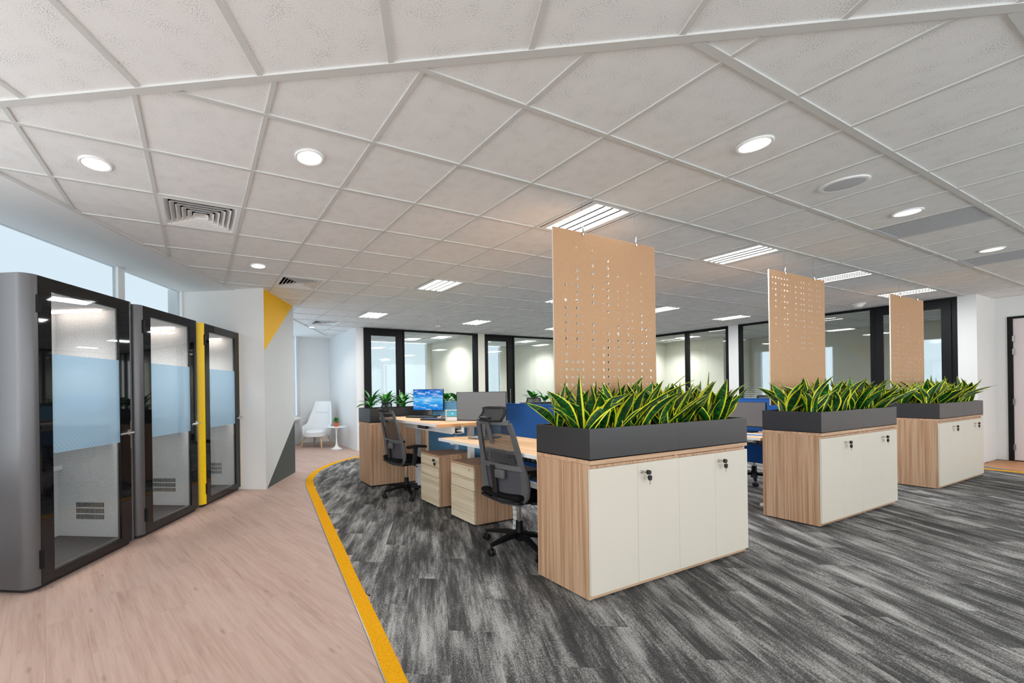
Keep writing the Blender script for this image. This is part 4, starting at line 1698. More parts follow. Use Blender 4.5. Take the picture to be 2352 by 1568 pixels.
def snake_plant(x, y, z, rs, label, group, n=None, lean=(0, 0), long_leaf=False):
    t = thing('snake_plant', label, 'plant', (x, y, z), rs.uniform(0, 6.28), group)
    n = n or rs.randint(5, 7)
    for i in range(n):
        az = 2 * math.pi * i / n + rs.uniform(-.5, .5)
        tilt = rs.uniform(.06, .62) if i else rs.uniform(.0, .15)
        me = rs.choice(SNAKE)
        k = rs.uniform(.72, 1.05) if i else rs.uniform(.9, 1.1)
        rot = Matrix.Rotation(az, 4, 'Z') @ Matrix.Rotation(-tilt, 4, 'X') @ Matrix.Rotation(rs.uniform(-.9, .9), 4, 'Z')
        put_leaf(me, t, rot.to_euler(), (k, k, k), (rs.uniform(-.015, .015), rs.uniform(-.015, .015), 0))
    if long_leaf:
        az = rs.uniform(0, 6.28)
        rot = Matrix.Rotation(az, 4, 'Z') @ Matrix.Rotation(-.75, 4, 'X')
        put_leaf(rs.choice(SNAKE_LONG), t, rot.to_euler(), (1, 1, 1))
    return t


ORD = 'first second third fourth fifth sixth seventh eighth ninth tenth eleventh twelfth'.split()
ROWN = ['nearest', 'middle', 'farthest']
ROWX = [2.189, 5.237, 8.386]
BOARD_PAT = None
for ri, X0 in enumerate(ROWX):
    rw = ROWN[ri] + ' row'
    for u in range(2):
        side = 'left' if u == 0 else 'right'
        cabinet_unit(X0 + u * CW, Y0C, 'two-door white and wood cabinet, %s half of the %s planter cabinet' % (side, ROWN[ri]), 'white planter cabinets facing the aisle')
        keys(X0 + u * CW + CW / 2 + .035, Y0C - .027, .772, 'black-headed keys in the %s lock of the %s white cabinet' % (side, ROWN[ri]))
    t = thing('cabinet_top', 'long wood top slab lying on the %s white cabinets' % ROWN[ri], 'worktop', (X0, Y0C - .019, 0), 0, 'wood top slabs under the planters')
    MB().box(0, 2 * CW, 0, CD + .019, .857, .883, .0008, 1).obj('slab', 'laminate_along_x', t)
    MB().box(.05, CW - .05, .04, CD, .8455, .857).box(CW + .05, 2 * CW - .05, .04, CD, .8455, .857).obj('spacer', 'laminate_along_x', t)
    rs = random.Random(100 + ri)
    for u in range(2):
        side = 'left' if u == 0 else 'right'
        planter_box(X0 + u * CW, Y0C - .019, CW, 'dark grey metal planter box, %s half on the %s cabinet' % (side, ROWN[ri]), group='dark grey planter boxes on the white cabinets')
        lb = 'yellow-edged snake plant in the %s half of the %s grey planter' % (side, ROWN[ri])
        gp = 'snake plants in the %s half of the %s planter' % (side, ROWN[ri])
        npl = 6 if ri == 0 else 5
        for i in range(npl):
            for j in range(2):
                px = X0 + u * CW + (i + .5) * CW / npl + rs.uniform(-.03, .03)
                py = Y0C + .09 + j * .21 + rs.uniform(-.035, .035)
                px = min(max(px, X0 + u * CW + .05), X0 + (u + 1) * CW - .05)
                lb = '%s snake plant from the left in the %s line of the %s grey planter' % (ORD[u * npl + i], ['front', 'rear'][j], ROWN[ri])
                snake_plant(px, py, 1.035, rs, lb, gp, long_leaf=rs.random() < .10, n=rs.randint(6, 8))

# ---------------------------------------------------------------- perforated hanging boards
S, L_ = 's', 'L'


def rows(sm=(), lg=()):
    d = {}
    for a in sm:
        d[a] = .0075
    for a in lg:
        d[a] = .0130
    return d


R_ = lambda a, b: tuple(range(a, b + 1))
PAT_A = {0: rows(R_(12, 21)), 1: rows((3, 4), (6,) + R_(8, 21)), 2: rows((12, 13, 14), (16, 17, 18, 19)), 3: rows((1, 3), R_(4, 14) + R_(16, 20)),
         4: rows((10, 11, 12, 13, 15), R_(16, 20)), 6: rows((1, 2), (3, 4, 6, 7, 8) + R_(11, 20)), 8: rows((6,) + R_(8, 12), R_(14, 20)),
         9: rows((), R_(2, 9) + R_(12, 20)), 10: rows(R_(13, 20)), 11: rows((4,) + R_(6, 10), R_(11, 20)), 13: rows(R_(5, 10), R_(11, 13) + R_(15, 20)),
         14: rows(R_(7, 12), R_(13, 20)), 16: rows((3,) + R_(5, 8), R_(9, 11) + R_(13, 20)), 17: rows(R_(14, 20), R_(11, 13)), 18: rows(R_(10, 16), (17, 18, 19))}
rp = random.Random(5)
PAT_B = {}
for c_ in range(19):
    d = {}
    if c_ not in (2, 7, 12, 15):
        big = c_ % 3 != 0
        for r_ in range(0, 21):
            if rp.random() < .86:
                d[r_] = .0115 if (big and r_ < 11 + (c_ % 4)) else .0068
    PAT_B[c_] = d
for c_ in range(0, 6):
    PAT_B[c_][0] = .010


def board(x0, x1, ztop, pat, label):
    W_ = x1 - x0
    nc, nr = 19, 22
    pit = W_ / 20.3
    H_ = 1.45
    t = thing('hanging_board', label, 'panel', ((x0 + x1) / 2, 2.315, 0), 0, 'perforated boards hung over the planters')
    b = MB()
    bm = b.bm
    ox = -W_ / 2 + .65 * pit
    oz = ztop - .68 * pit
    y0, y1 = -.005, .005
    cache = {}

    def V(x, y, z):
        k = (round(x, 5), y, round(z, 5))
        if k not in cache:
            cache[k] = bm.verts.new((x, y, z))
        return cache[k]
    xs0, xs1 = ox, ox + nc * pit
    zs1, zs0 = oz, oz - nr * pit
    NA = 16
    for c in range(nc):
        for r in range(nr):
            xa, xb = ox + c * pit, ox + (c + 1) * pit
            zb, za = oz - r * pit, oz - (r + 1) * pit
            rad = pat.get(c, {}).get(r)
            if not rad:
                bm.faces.new((V(xa, y0, za), V(xb, y0, za), V(xb, y0, zb), V(xa, y0, zb)))
                bm.faces.new((V(xa, y1, za), V(xa, y1, zb), V(xb, y1, zb), V(xb, y1, za)))
                continue
            cx_, cz_ = (xa + xb) / 2, (za + zb) / 2
            sq, ci = [], []
            for i in range(NA):
                a = 2 * math.pi * i / NA
                ca, sa = math.cos(a), math.sin(a)
                m = max(abs(ca), abs(sa))
                sq.append((cx_ + ca / m * pit / 2, cz_ + sa / m * pit / 2))
                ci.append((cx_ + ca * rad, cz_ + sa * rad))
            for i in range(NA):
                j = (i + 1) % NA
                bm.faces.new((V(sq[i][0], y0, sq[i][1]), V(sq[j][0], y0, sq[j][1]), V(ci[j][0], y0, ci[j][1]), V(ci[i][0], y0, ci[i][1])))
                bm.faces.new((V(sq[j][0], y1, sq[j][1]), V(sq[i][0], y1, sq[i][1]), V(ci[i][0], y1, ci[i][1]), V(ci[j][0], y1, ci[j][1])))
                bm.faces.new((V(ci[i][0], y0, ci[i][1]), V(ci[j][0], y0, ci[j][1]), V(ci[j][0], y1, ci[j][1]), V(ci[i][0], y1, ci[i][1]))).material_index = 1
    # margins
    m = 1e-5
    for xa, xb, za, zb in ((-W_ / 2, xs0, ztop - H_, ztop), (xs1, W_ / 2, ztop - H_, ztop), (xs0, xs1, zs1, ztop), (xs0, xs1, ztop - H_, zs0)):
        if zb - za > 1e-3:
            bm.faces.new((V(xa, y0, za), V(xb, y0, za), V(xb, y0, zb), V(xa, y0, zb)))
            bm.faces.new((V(xa, y1, za), V(xa, y1, zb), V(xb, y1, zb), V(xb, y1, za)))
    b.obj('board', 'brown_board', t).data.materials.append(MATS['board_edge'])
    e = MB()
    e.box(-W_ / 2 - .0006, -W_ / 2, y0, y1, ztop - H_, ztop)
    e.box(W_ / 2, W_ / 2 + .0006, y0, y1, ztop - H_, ztop)
    e.box(-W_ / 2, W_ / 2, y0, y1, ztop, ztop + .0006)
    e.box(-W_ / 2, W_ / 2, y0, y1, ztop - H_ - .0006, ztop - H_)
    e.obj('edge_band', 'board_edge', t)
    for sx in (-W_ * .24, W_ * .29):
        MB().tube([(sx, 0, ztop + .02), (sx, 0, CEIL + .004)], .0013, 6).obj('wire', 'steel', t)
        MB().lathe([(.004, ztop - .028), (.006, ztop - .024), (.006, ztop + .02), (.003, ztop + .04), (.0015, ztop + .05)], 12, (sx, -.012, 0)).obj('wire_clamp', 'chrome', t, True)
    return t


board(2.425, 3.618, 2.55, PAT_A, 'brown perforated board hanging over the nearest planter')
board(5.527, 6.791, 2.575, PAT_B, 'paler perforated board hanging over the middle planter')
board(8.759, 10.023, 2.59, PAT_A, 'small-looking perforated board hanging over the farthest planter')

# ---------------------------------------------------------------- cabinets at the far ends of the desk rows
for ri, X0 in enumerate((2.159, 5.237)):
    wh = ['left', 'right'][ri]
    for u in range(2):
        sd = ['left', 'right'][u]
        t = thing('storage_cabinet', 'wood cabinet seen from behind, %s unit at the far end of the %s desk row' % (sd, ['near', 'second'][ri]), 'cabinet', (X0 + u * CW, 5.368, 0), 0, 'far-end cabinets of the desk rows')
        MB().box(0, CW - .0006, 0, CD, .02, .866, .001, 1).obj('carcass', 'laminate_vertical', t)
        MB().box(.01, CW - .01, .015, CD - .01, 0, .02).obj('plinth', 'black_plastic', t)
        for q in range(2):
            MB().box(q * CW / 2 + .0012, (q + 1) * CW / 2 - .0012, CD + .001, CD + .019, .042, .83).obj('door', 'white_door', t)
    t = thing('cabinet_top', 'wood top slab on the far-end cabinet of the %s desk row' % ['near', 'second'][ri], 'worktop', (X0, 5.368, 0))
    MB().box(0, 2 * CW, 0, CD + .019, .866, .891, .0008, 1).obj('slab', 'laminate_along_x', t)
    planter_box(X0, 5.368, 2 * CW, 'black planter box with broad-leaved plants behind the %s' % ['lit monitor', 'blue screens'][ri], 'planter_black', z0=.891, z1=1.091)

BROAD = [leaf_mesh('leaf', rnd.uniform(.16, .24), rnd.uniform(.055, .08), rnd.uniform(.6, 1.3), rnd.uniform(-.4, .4), rnd.uniform(.1, .35), mat='broad_leaf', nv=10) for _ in range(6)]


def leafy_plant(x, y, z, rs, label, group, n=14, k=1.05):
    t = thing('leafy_plant', label, 'plant', (x, y, z), rs.uniform(0, 6.28), group)
    for i in range(n):
        az = 2.399 * i + rs.uniform(-.3, .3)
        tilt = rs.uniform(.15, .95)
        ln = rs.uniform(.06, .17) * k
        d = Vector((0, math.sin(tilt) * .6, 1)).normalized()
        d.rotate(Matrix.Rotation(az, 3, 'Z'))
        tip = d * ln
        MB().tube([(0, 0, 0), tuple(d * ln * .5 + Vector((0, 0, .004))), tuple(tip)], .0022, 5).obj('stem', 'broad_leaf', t)
        rot = Matrix.Rotation(az, 4, 'Z') @ Matrix.Rotation(-tilt, 4, 'X')
        s = rs.uniform(.75, 1.1) * k
        put_leaf(rs.choice(BROAD), t, rot.to_euler(), (s, s, s), tuple(tip))
    return t


rs = random.Random(77)
for i in range(7):
    leafy_plant(2.28 + i * .25, 5.57 + rs.uniform(-.08, .08), 1.045, rs, '%s broad-leaved plant from the left in the black planter behind the lit monitor' % ORD[i],
                'broad-leaved plants left of the lit monitor' if i < 4 else 'broad-leaved plants right of the lit monitor', 16)
for i in range(6):
    leafy_plant(5.30 + i * .29, 5.57 + rs.uniform(-.08, .08), 1.045, rs, '%s leafy plant from the left in the black planter beyond the blue screens' % ORD[i], 'leafy plants above the blue screens', 11)

# ================================================================== desks
DX0, DXD = 2.27, .78


def desk(x0, y0, y1, z, label, front=1, screen=None):
    """sit-stand desk; user side is at x0 (front=1: user faces +x)"""
    t = thing('sit_stand_desk', label, 'desk', (x0, y0, 0), 0, 'height-adjustable desks')
    ln = y1 - y0
    MB().box(0.006, DXD, 0, ln, z - .028, z, .001, 1).obj('tabletop', 'desk_oak', t)
    MB().box(0, .006, 0, ln, z - .028, z - .0005).obj('front_edge', 'white_edge', t)
    MB().box(0.0, DXD, -.0015, 0, z - .028, z - .0005).obj('side_edge', 'desk_oak_edge', t)
    MB().box(0.0, DXD, ln, ln + .0015, z - .028, z - .0005).obj('side_edge', 'desk_oak_edge', t)
    for yy in (.13, ln - .13):
        leg = MB().box(.49, .565, yy - .03, yy + .03, .03, z * .55, .004).obj('leg', 'white_metal', t)
        MB().box(.495, .560, yy - .025, yy + .025, z * .55, z - .03, .004).obj('leg_inner', 'white_metal', leg)
        MB().box(.34, .78, yy - .035, yy + .035, 0, .032, .006).obj('foot', 'white_metal', leg)
        MB().box(.08, .74, yy - .03, yy + .03, z - .06, z - .028).obj('support_arm', 'white_metal', leg)
    MB().box(.51, .55, .13, ln - .13, z - .065, z - .03).obj('crossbeam', 'white_metal', t)
    return t


ZA, ZB = .971, .836
desk(DX0, 3.775, 5.28, ZA, 'raised oak-topped desk carrying the lit monitor')
desk(DX0, 2.275, 3.74, ZB, 'lower oak-topped desk in front of the task chair by the cabinet')
desk(5.285, 2.30, 3.70, .79, 'oak desk glimpsed in the gap between nearest and middle white cabinets')
# cable tray under the raised desk
t = thing('cable_tray', 'white metal cable tray under the raised desk, its open end showing a plug', 'cable tray', (2.47, 3.79, ZA - .113))
b = MB()
b.box(0, .012, 0, 1.2, 0, .085)
b.box(.012, .16, 0, 1.2, 0, .006)
b.box(.148, .16, .0, 1.2, 0, .085)
b.box(.012, .04, 0, .006, 0, .085)
b.box(.125, .148, 0, .006, 0, .085)
b.obj('tray', 'white_metal', t)
MB().box(-.03, .42, .0, .10, .085, .095).obj('lid', 'white_metal', t)
MB().box(.05, .11, .02, .09, .012, .05, .01).obj('plug', 'black_plastic', t)
MB().tube([(.08, .03, .03), (.10, -.01, .035), (.13, -.015, .03), (.14, .03, .03)], .01, 8).obj('cable', 'white_metal', t, True)

# fabric screens between facing desks
for x, y0, y1, mat, lb in ((3.06, 2.29, 3.69, 'blue_screen', 'deep blue fabric screen behind the low desk'),
                           (3.06, 3.71, 5.30, 'blue_panel', 'light blue desk screen behind the lit monitor'),
                           (6.11, 2.29, 3.69, 'blue_screen', 'dark blue screen seen in the gap beyond the grey monitor'),
                           (6.11, 3.71, 5.30, 'blue_screen', 'dark blue screen above the seat row, behind the nearest snake plants'),
                           (9.26, 2.32, 3.69, 'blue_screen', 'dark blue screen between the middle and farthest planters')):
    t = thing('desk_screen', lb, 'screen', (x, y0, 0), 0, 'fabric desk screens')
    MB().box(-.012, .012, 0, y1 - y0, .40, 1.172, .005).obj('panel', mat, t)
    MB().box(-.014, .014, 0, y1 - y0, 1.172, 1.182, .002).obj('top_rail', 'white_metal' if mat == 'none' else mat, t)
    for yy in (.2, y1 - y0 - .2):
        MB().box(-.01, .01, yy - .03, yy + .03, 0.0, .40).obj('bracket', 'white_metal', t)


def pedestal(x0, y0, label, keyed):
    t = thing('drawer_pedestal', label, 'drawer unit', (x0, y0, 0), 0, 'pale wood drawer pedestals')
    w_, d_, h_ = .40, .50, .598
    b = MB()
    b.box(.018, d_, 0, .016, .02, h_ - .018)
    b.box(.018, d_, w_ - .016, w_, .02, h_ - .018)
    b.box(d_ - .012, d_, .016, w_ - .016, .02, h_ - .018)
    b.box(.018, d_, .016, w_ - .016, .02, .036)
    b.obj('carcass', 'laminate_vertical', t)
    MB().box(0.0, d_, 0, w_, h_ - .018, h_, .001, 1).obj('top', 'laminate_along_y', t)
    zs = [(.025, .345), (.349, .46), (.464, .577)]
    for q, (a, c) in enumerate(zs):
        dr_ = MB().box(-.004 if q == 0 else 0, .016, .001, w_ - .001, a, c, .001, 1).obj('drawer', 'pale_oak', t)
        if q == 2:
            b = MB()
            b.lathe([(.010, 0), (.010, .004), (.007, .007), (.001, .0075)], 16, (-.001, .07, .545), 'x')
            bmesh.ops.rotate(b.bm, verts=b.bm.verts[:], cent=(-.001, .07, .545), matrix=Matrix.Rotation(math.pi, 3, 'Z'))
            b.obj('lock', 'chrome', dr_, True)
    for px in (.07, d_ - .07):
        for py in (.06, w_ - .06):
            MB().lathe([(.016, -.012), (.018, 0), (.016, .012)], 12, (px, py, .018), 'y').obj('caster', 'black_plastic', t, True)
    if keyed:
        keys(x0 - .007, y0 + .07, .545, 'black-headed keys in the top drawer lock of the left pedestal', -math.pi / 2)
    return t


pedestal(2.432, 4.018, 'pale wood drawer pedestal with keys, under the raised desk', True)
pedestal(2.410, 3.323, 'pale wood drawer pedestal without keys, beside the near task chair', False)


# ================================================================== task chair (faces +x)
def task_chair(x, y, rz, label, arms=True):
    t = thing('task_chair', label, 'chair', (x, y, 0), rz, 'mesh-backed task chairs with headrests')
    # five-star base
    for i in range(5):
        a = math.radians(36 + 72 * i)
        d = Vector((math.cos(a), math.sin(a), 0))
        sd = Vector((-d.y, d.x, 0))
        b = MB()
        path = [d * .025 + UP * .125, d * .12 + UP * .12, d * .24 + UP * .10, d * .315 + UP * .085]
        b.sweep(path, [(-.026, -.02), (.026, -.02), (.022, .016), (-.022, .016)], side=sd, scales=[1, .95, .72, .55])
        b.obj('base_leg', 'black_metal', t)
        cst = MB()
        c = d * .312
        cst.lathe([(.008, .055), (.008, .09)], 10, (c.x, c.y, 0))
        h = cst.obj('caster', 'black_plastic', t, True)
        for sg in (-1, 1):
            q = MB()
            q.lathe([(.006, -.010), (.024, -.009), (.029, -.004), (.029, .006), (.024, .010), (.006, .011)], 20, (0, 0, 0), 'y')
            bmesh.ops.rotate(q.bm, verts=q.bm.verts[:], cent=(0, 0, 0), matrix=Matrix.Rotation(a + 1.0 + .3 * i, 3, 'Z'))
            ax = Matrix.Rotation(a + 1.0 + .3 * i, 3, 'Z') @ Vector((0, sg * .016, 0))
            bmesh.ops.translate(q.bm, verts=q.bm.verts[:], vec=(c.x + ax.x, c.y + ax.y, .0293))
            q.obj('caster_wheel', 'black_plastic', h, True)
    MB().lathe([(.034, .07), (.036, .09), (.036, .15), (.030, .16), (.028, .23)], 20).obj('base_hub', 'black_metal', t, True)
    MB().lathe([(.016, .22), (.016, .40)], 16).obj('gas_column', 'chrome', t, True)
    b = MB()
    b.box(-.13, .11, -.075, .075, .385, .425, .012)
    b.box(-.20, -.10, -.03, .03, .40, .44, .01)
    b.obj('tilt_mechanism', 'black_metal', t, True)
    MB().tube([(.02, -.07, .405), (.03, -.16, .40), (.04, -.21, .392)], .006, 8).obj('lever', 'black_plastic', t, True)
    # seat: shell and cushion
    def seat(u, v):
        x_ = -.235 + .49 * v
        hw = .245 * (1 - .10 * (1 - v)) * (1 - .35 * max(0, v - .86) ** 2 * 20)
        y_ = (u - .5) * 2 * hw
        z_ = .478 - .02 * math.cos((u - .5) * math.pi) - .035 * max(0, v - .75) ** 2 * 16 + .012 * (1 - v) ** 2
        return (x_, y_, z_)
    MB().shell(seat, 10, 10, .05).obj('seat', 'black_fabric', t, True, 1)
    MB().shell(lambda u, v: (lambda p: (p[0] * .96, p[1] * .96, p[2] - .04))(seat(u, v)), 8, 8, .02).obj('seat_shell', 'black_plastic', t, True)
    # back: curve of the spine in the x-z plane
    prof = [(.42, -.205), (.50, -.195), (.58, -.198), (.67, -.214), (.78, -.240), (.90, -.270), (1.0, -.296), (1.09, -.320)]

    def bx(z):
        for (z0, x0_), (z1, x1_) in zip(prof, prof[1:]):
            if z <= z1:
                f = (z - z0) / (z1 - z0)
                return x0_ + (x1_ - x0_) * f
        return prof[-1][1]

    def hwid(z):
        tab = [(.42, .14), (.45, .195), (.50, .232), (.58, .246), (.67, .242), (.75, .228), (.9, .212), (1.03, .198), (1.09, .18)]
        for (a, p), (c, q) in zip(tab, tab[1:]):
            if z <= c:
                f = (z - a) / (c - a)
                return p + (q - p) * f
        return tab[-1][1]

    def pt(yy, z, off=0.0):
        k = yy / max(hwid(z), .01)
        return Vector((bx(z) + .045 * k * k + off, yy, z))
    zz = [.435, .46, .50, .56, .62, .68, .75, .82, .90, .98, 1.065]
    for sg in (-1, 1):
        path = [pt(sg * (hwid(z) - .012), z) for z in zz]
        MB().sweep(path, [(-.030, -.011), (.022, -.013), (.028, 0), (.022, .013), (-.030, .011)], side=(0, sg, 0), scales=[1.1, 1.25, 1.3, 1.3, 1.25, 1.15, 1, .9, .85, .85, .85]).obj('back_stile', 'grey_plastic', t, True)
    rail = lambda z, w_, nm, mat='grey_plastic': MB().bar([pt((u - .5) * 2 * (hwid(z) - .01), z) for u in [i / 10 for i in range(11)]], .024, w_, (1, 0, 0)).obj(nm, mat, t, True)
    rail(1.072, .040, 'top_rail')
    rail(.712, .042, 'middle_rail')
    rail(.445, .07, 'bottom_rail')
    # upright of the lumbar frame and the adjusting block
    MB().bar([pt(.055, z, -.018) for z in (.43, .5, .56, .62, .715)], .05, .022, (0, 1, 0)).obj('back_upright', 'black_plastic', t, True)
    MB().box(bx(.65) - .035, bx(.65) - .005, -.075, .030, .615, .69, .012).obj('lumbar_block', 'grey_plastic', t, True)
    # mesh panels
    MB().shell(lambda u, v: tuple(pt((u - .5) * 2 * (hwid(.725 + .335 * v) - .03), .725 + .335 * v, .004)), 10, 10, .003).obj('back_mesh', 'chair_mesh', t, True)
    MB().shell(lambda u, v: tuple(pt((u - .5) * 2 * (hwid(.475 + .22 * v) - .03), .475 + .22 * v, .012)), 10, 8, .004).obj('lumbar_pad', 'lumbar_fabric', t, True)
    # headrest
    hx, hz = bx(1.07) - .0, 1.12

    def head(u, v):
        a = (u - .5) * 2
        return (hx - .055 + .05 * a * a + .05 * math.sin(v * 2.2) + .01 * v, a * (.13 - .01 * v), hz - .03 + .10 * v)
    fr = [head(u, 0) for u in [i / 10 for i in range(11)]] + [head(1, v) for v in (.33, .66)] + [head(1 - i / 10, 1) for i in range(11)] + [head(0, v) for v in (.66, .33)] + [head(0, 0)]
    MB().tube(fr, .011, 8).obj('headrest_frame', 'black_plastic', t, True)
    MB().shell(head, 10, 6, .004).obj('headrest_mesh', 'chair_mesh', t, True)
    MB().bar([(bx(.90) - .02, 0, .90), (bx(1.0) - .022, 0, 1.0), (hx - .030, 0, 1.075), (hx - .05, 0, 1.11)], .042, .014, (0, 1, 0)).obj('headrest_stem', 'grey_plastic', t, True)
    MB().box(hx - .065, hx - .025, -.05, .05, 1.09, 1.118, .008).obj('headrest_joint', 'black_plastic', t, True)
    if arms:
        for sg in (-1, 1):
            yy = sg * .275
            b = MB()
            b.bar([(-.06, sg * .20, .43), (-.05, sg * .27, .44), (-.035, yy, .50), (-.02, yy, .645)], .055, .022, (1, 0, 0))
            p_ = b.obj('arm_post', 'black_plastic', t, True)
            b = MB()
            b.shell(lambda u, v: (-.13 + .25 * v, yy + (u - .5) * .085 * (1 - .3 * abs(v - .5) ** 2 * 4 * .5), .660 - .012 * abs(v - .5) * 2), 4, 8, .026)
            b.obj('arm_pad', 'black_plastic', p_, True)
    return t


task_chair(2.43, 2.72, math.radians(4), 'black mesh task chair beside the nearest white cabinet')
task_chair(2.40, 4.745, math.radians(2), 'black mesh task chair at the raised desk with lit monitor')
task_chair(5.02, 5.0, math.radians(8), 'task chair whose dark headrest shows above the deep blue screen')
task_chair(6.95, 3.10, math.radians(170), 'task chair glimpsed under the desk between nearest and middle cabinets')


# ================================================================== monitors and desk things
def monitor(pl, pr, z0, z1, zdesk, label, screen_mat, stand=True, foot=None):
    """pl, pr: lower corners seen from the user side (left, right)"""
    pl, pr = Vector((*pl, 0)), Vector((*pr, 0))
    d = (pr - pl)
    wd = d.length
    ang = math.atan2(d.y, d.x)
    c = (pl + pr) / 2
    t = thing('monitor', label, 'monitor', (c.x, c.y, 0), ang, 'desk monitors')
    # local: x to the right, -y towards the user
    MB().box(-wd / 2, wd / 2, 0, .022, z0, z1, .003).obj('housing', 'black_plastic', t)
    MB().box(-wd / 2 + .05, wd / 2 - .05, .022, .045, z0 + .05, z1 - .06, .008).obj('rear_cover', 'black_plastic', t)
    b = MB()
    b.grid(lambda u, v: (-wd / 2 + .005 + u * (wd - .01), -.0008, z0 + .012 + v * (z1 - z0 - .017)), 1, 1, uv=True)
    b.obj('screen', screen_mat, t)
    if stand:
        MB().box(-.03, .03, .05, .075, zdesk + .012, z0 + .17, .004).obj('stand_neck', 'steel', t)
        MB().box(-.025, .025, .040, .056, z0 + .11, z0 + .17, .003).obj('mount_plate', 'black_plastic', t)
        MB().box(-.12, .12, -.03, .15, zdesk, zdesk + .012, .004).obj('stand_base', 'black_plastic', t)
    return t


mA = monitor((2.762, 5.22), (2.996, 4.797), 1.052, 1.351, ZA, 'switched-on monitor showing clouds and a clock on the raised desk', 'screen_clouds')
mB = monitor((2.487, 3.716), (2.79, 3.288), 1.008, 1.312, ZB, 'large switched-off grey monitor over the low desk', 'monitor_off')
mC = monitor((5.80, 2.98), (5.80, 2.47), .857, 1.146, .79, 'switched-off grey monitor in the gap between nearest and middle cabinets', 'monitor_off')


def text_on(parent, body, size, loc, mat, name='clock_digits', align='CENTER'):
    cu = D.curves.new(name, 'FONT')
    cu.body = body
    cu.size = size
    cu.align_x = align
    cu.extrude = .0002
    cu.materials.append(MATS[mat])
    o = D.objects.new(name, cu)
    C.objects.link(o)
    o.parent = parent
    o.location = loc
    me = D.meshes.new_from_object(o.evaluated_get(bpy.context.evaluated_depsgraph_get()))
    D.objects.remove(o)
    o = D.objects.new(name, me)
    C.objects.link(o)
    o.parent = parent
    o.location = loc
    o.rotation_euler = (math.pi / 2, 0, 0)
    return o


emit('clock_white', (240, 248, 255), 1.0)
text_on(mA, '01:00', .032, (0, -.0015, 1.295), 'clock_white')
text_on(mA, 'Monday', .012, (.17, -.0015, 1.326), 'clock_white', 'date_text') if False else None

# keyboard: base with rows of keys
dirA = Vector((2.826 - 2.606, 4.525 - 4.925, 0)).normalized()
angA = math.atan2(dirA.y, dirA.x)


def on_desk(name, label, cat, x, y, z, ang):
    return thing(name, label, cat, (x, y, z), ang)


t = on_desk('keyboard', 'black keyboard in front of the lit monitor', 'keyboard', 2.69, 4.86, ZA, angA)
MB().box(-.21, .21, -.065, .065, .002, .016, .004).obj('base', 'black_plastic', t)
b = MB()
for r_ in range(5):
    for c_ in range(15):
        b.box(-.2 + c_ * .0268, -.2 + c_ * .0268 + .022, -.055 + r_ * .0225, -.055 + r_ * .0225 + .018, .016, .022)
k_ = b.obj('keys', 'grey_plastic', t)
k_['kind'] = 'stuff'
t = on_desk('laptop', 'closed dark laptop lying between keyboard and low monitor', 'laptop', 2.63, 4.40, ZA, angA + .25)
MB().box(-.16, .16, -.11, .11, .004, .011, .003).obj('base', 'black_plastic', t)
MB().box(-.16, .16, -.11, .11, .012, .019, .003).obj('lid', 'laptop_dark', t)
t = on_desk('mouse', 'black computer mouse resting on the closed laptop', 'mouse', 2.74, 4.37, ZA + .019, angA + .4)
MB().shell(lambda u, v: (-.032 + .064 * u, -.055 + .11 * v, .004 + .028 * math.sin(math.pi * (.08 + .84 * u)) * math.sin(math.pi * (.1 + .8 * v)) ** .6), 8, 10, .006).obj('body', 'black_plastic', t, True)
MB().lathe([(.006, -.004), (.008, 0), (.006, .004)], 12, (0, .025, .03), 'x').obj('wheel', 'grey_plastic', t, True)
t = on_desk('paper_organiser', 'small white organiser with a blue drawer beside the grey monitor', 'organiser', 2.70, 4.14, ZA, math.radians(-25))
b = MB()
b.box(-.07, .07, -.05, .05, 0, .004)
b.box(-.07, -.066, -.05, .05, .004, .125)
b.box(.066, .07, -.05, .05, .004, .125)
b.box(-.07, .07, -.05, .05, .125, .129)
b.box(-.066, .066, .046, .05, .004, .125)
b.box(-.066, .066, -.05, .046, .048, .052)
b.obj('shell', 'white_edge', t)
dd_ = MB().box(-.065, .065, -.052, .04, .056, .12, .003).obj('drawer', 'drawer_blue', t)
MB().lathe([(.004, 0), (.009, .006), (.008, .012), (.001, .013)], 14, (0, -.064, .088), 'y').obj('knob', 'white_edge', dd_, True)
MB().box(-.064, .064, -.051, .04, .006, .046, .003).obj('drawer', 'white_edge', t)
t = on_desk('laptop', 'closed silver laptop on the low desk behind the task chair', 'laptop', 2.66, 3.47, ZB, math.radians(20))
MB().box(-.15, .15, -.105, .105, .003, .010, .003).obj('base', 'laptop_silver', t)
MB().box(-.15, .15, -.105, .105, .011, .017, .003).obj('lid', 'laptop_silver', t)

# under-desk power strips
def power_strip(x, y, z, ln, label):
    t = thing('power_strip', label, 'power strip', (x, y, z), 0, 'black under-desk power strips')
    MB().box(-.02, .02, -ln / 2, ln / 2, 0, .05, .004).obj('body', 'black_plastic', t)
    for q in range(int(ln / .05)):
        yy = -ln / 2 + .03 + q * .05
        MB().box(-.0225, -.02, yy - .014, yy + .014, .012, .038).obj('socket', 'steel' if q % 2 else 'grey_plastic', t)


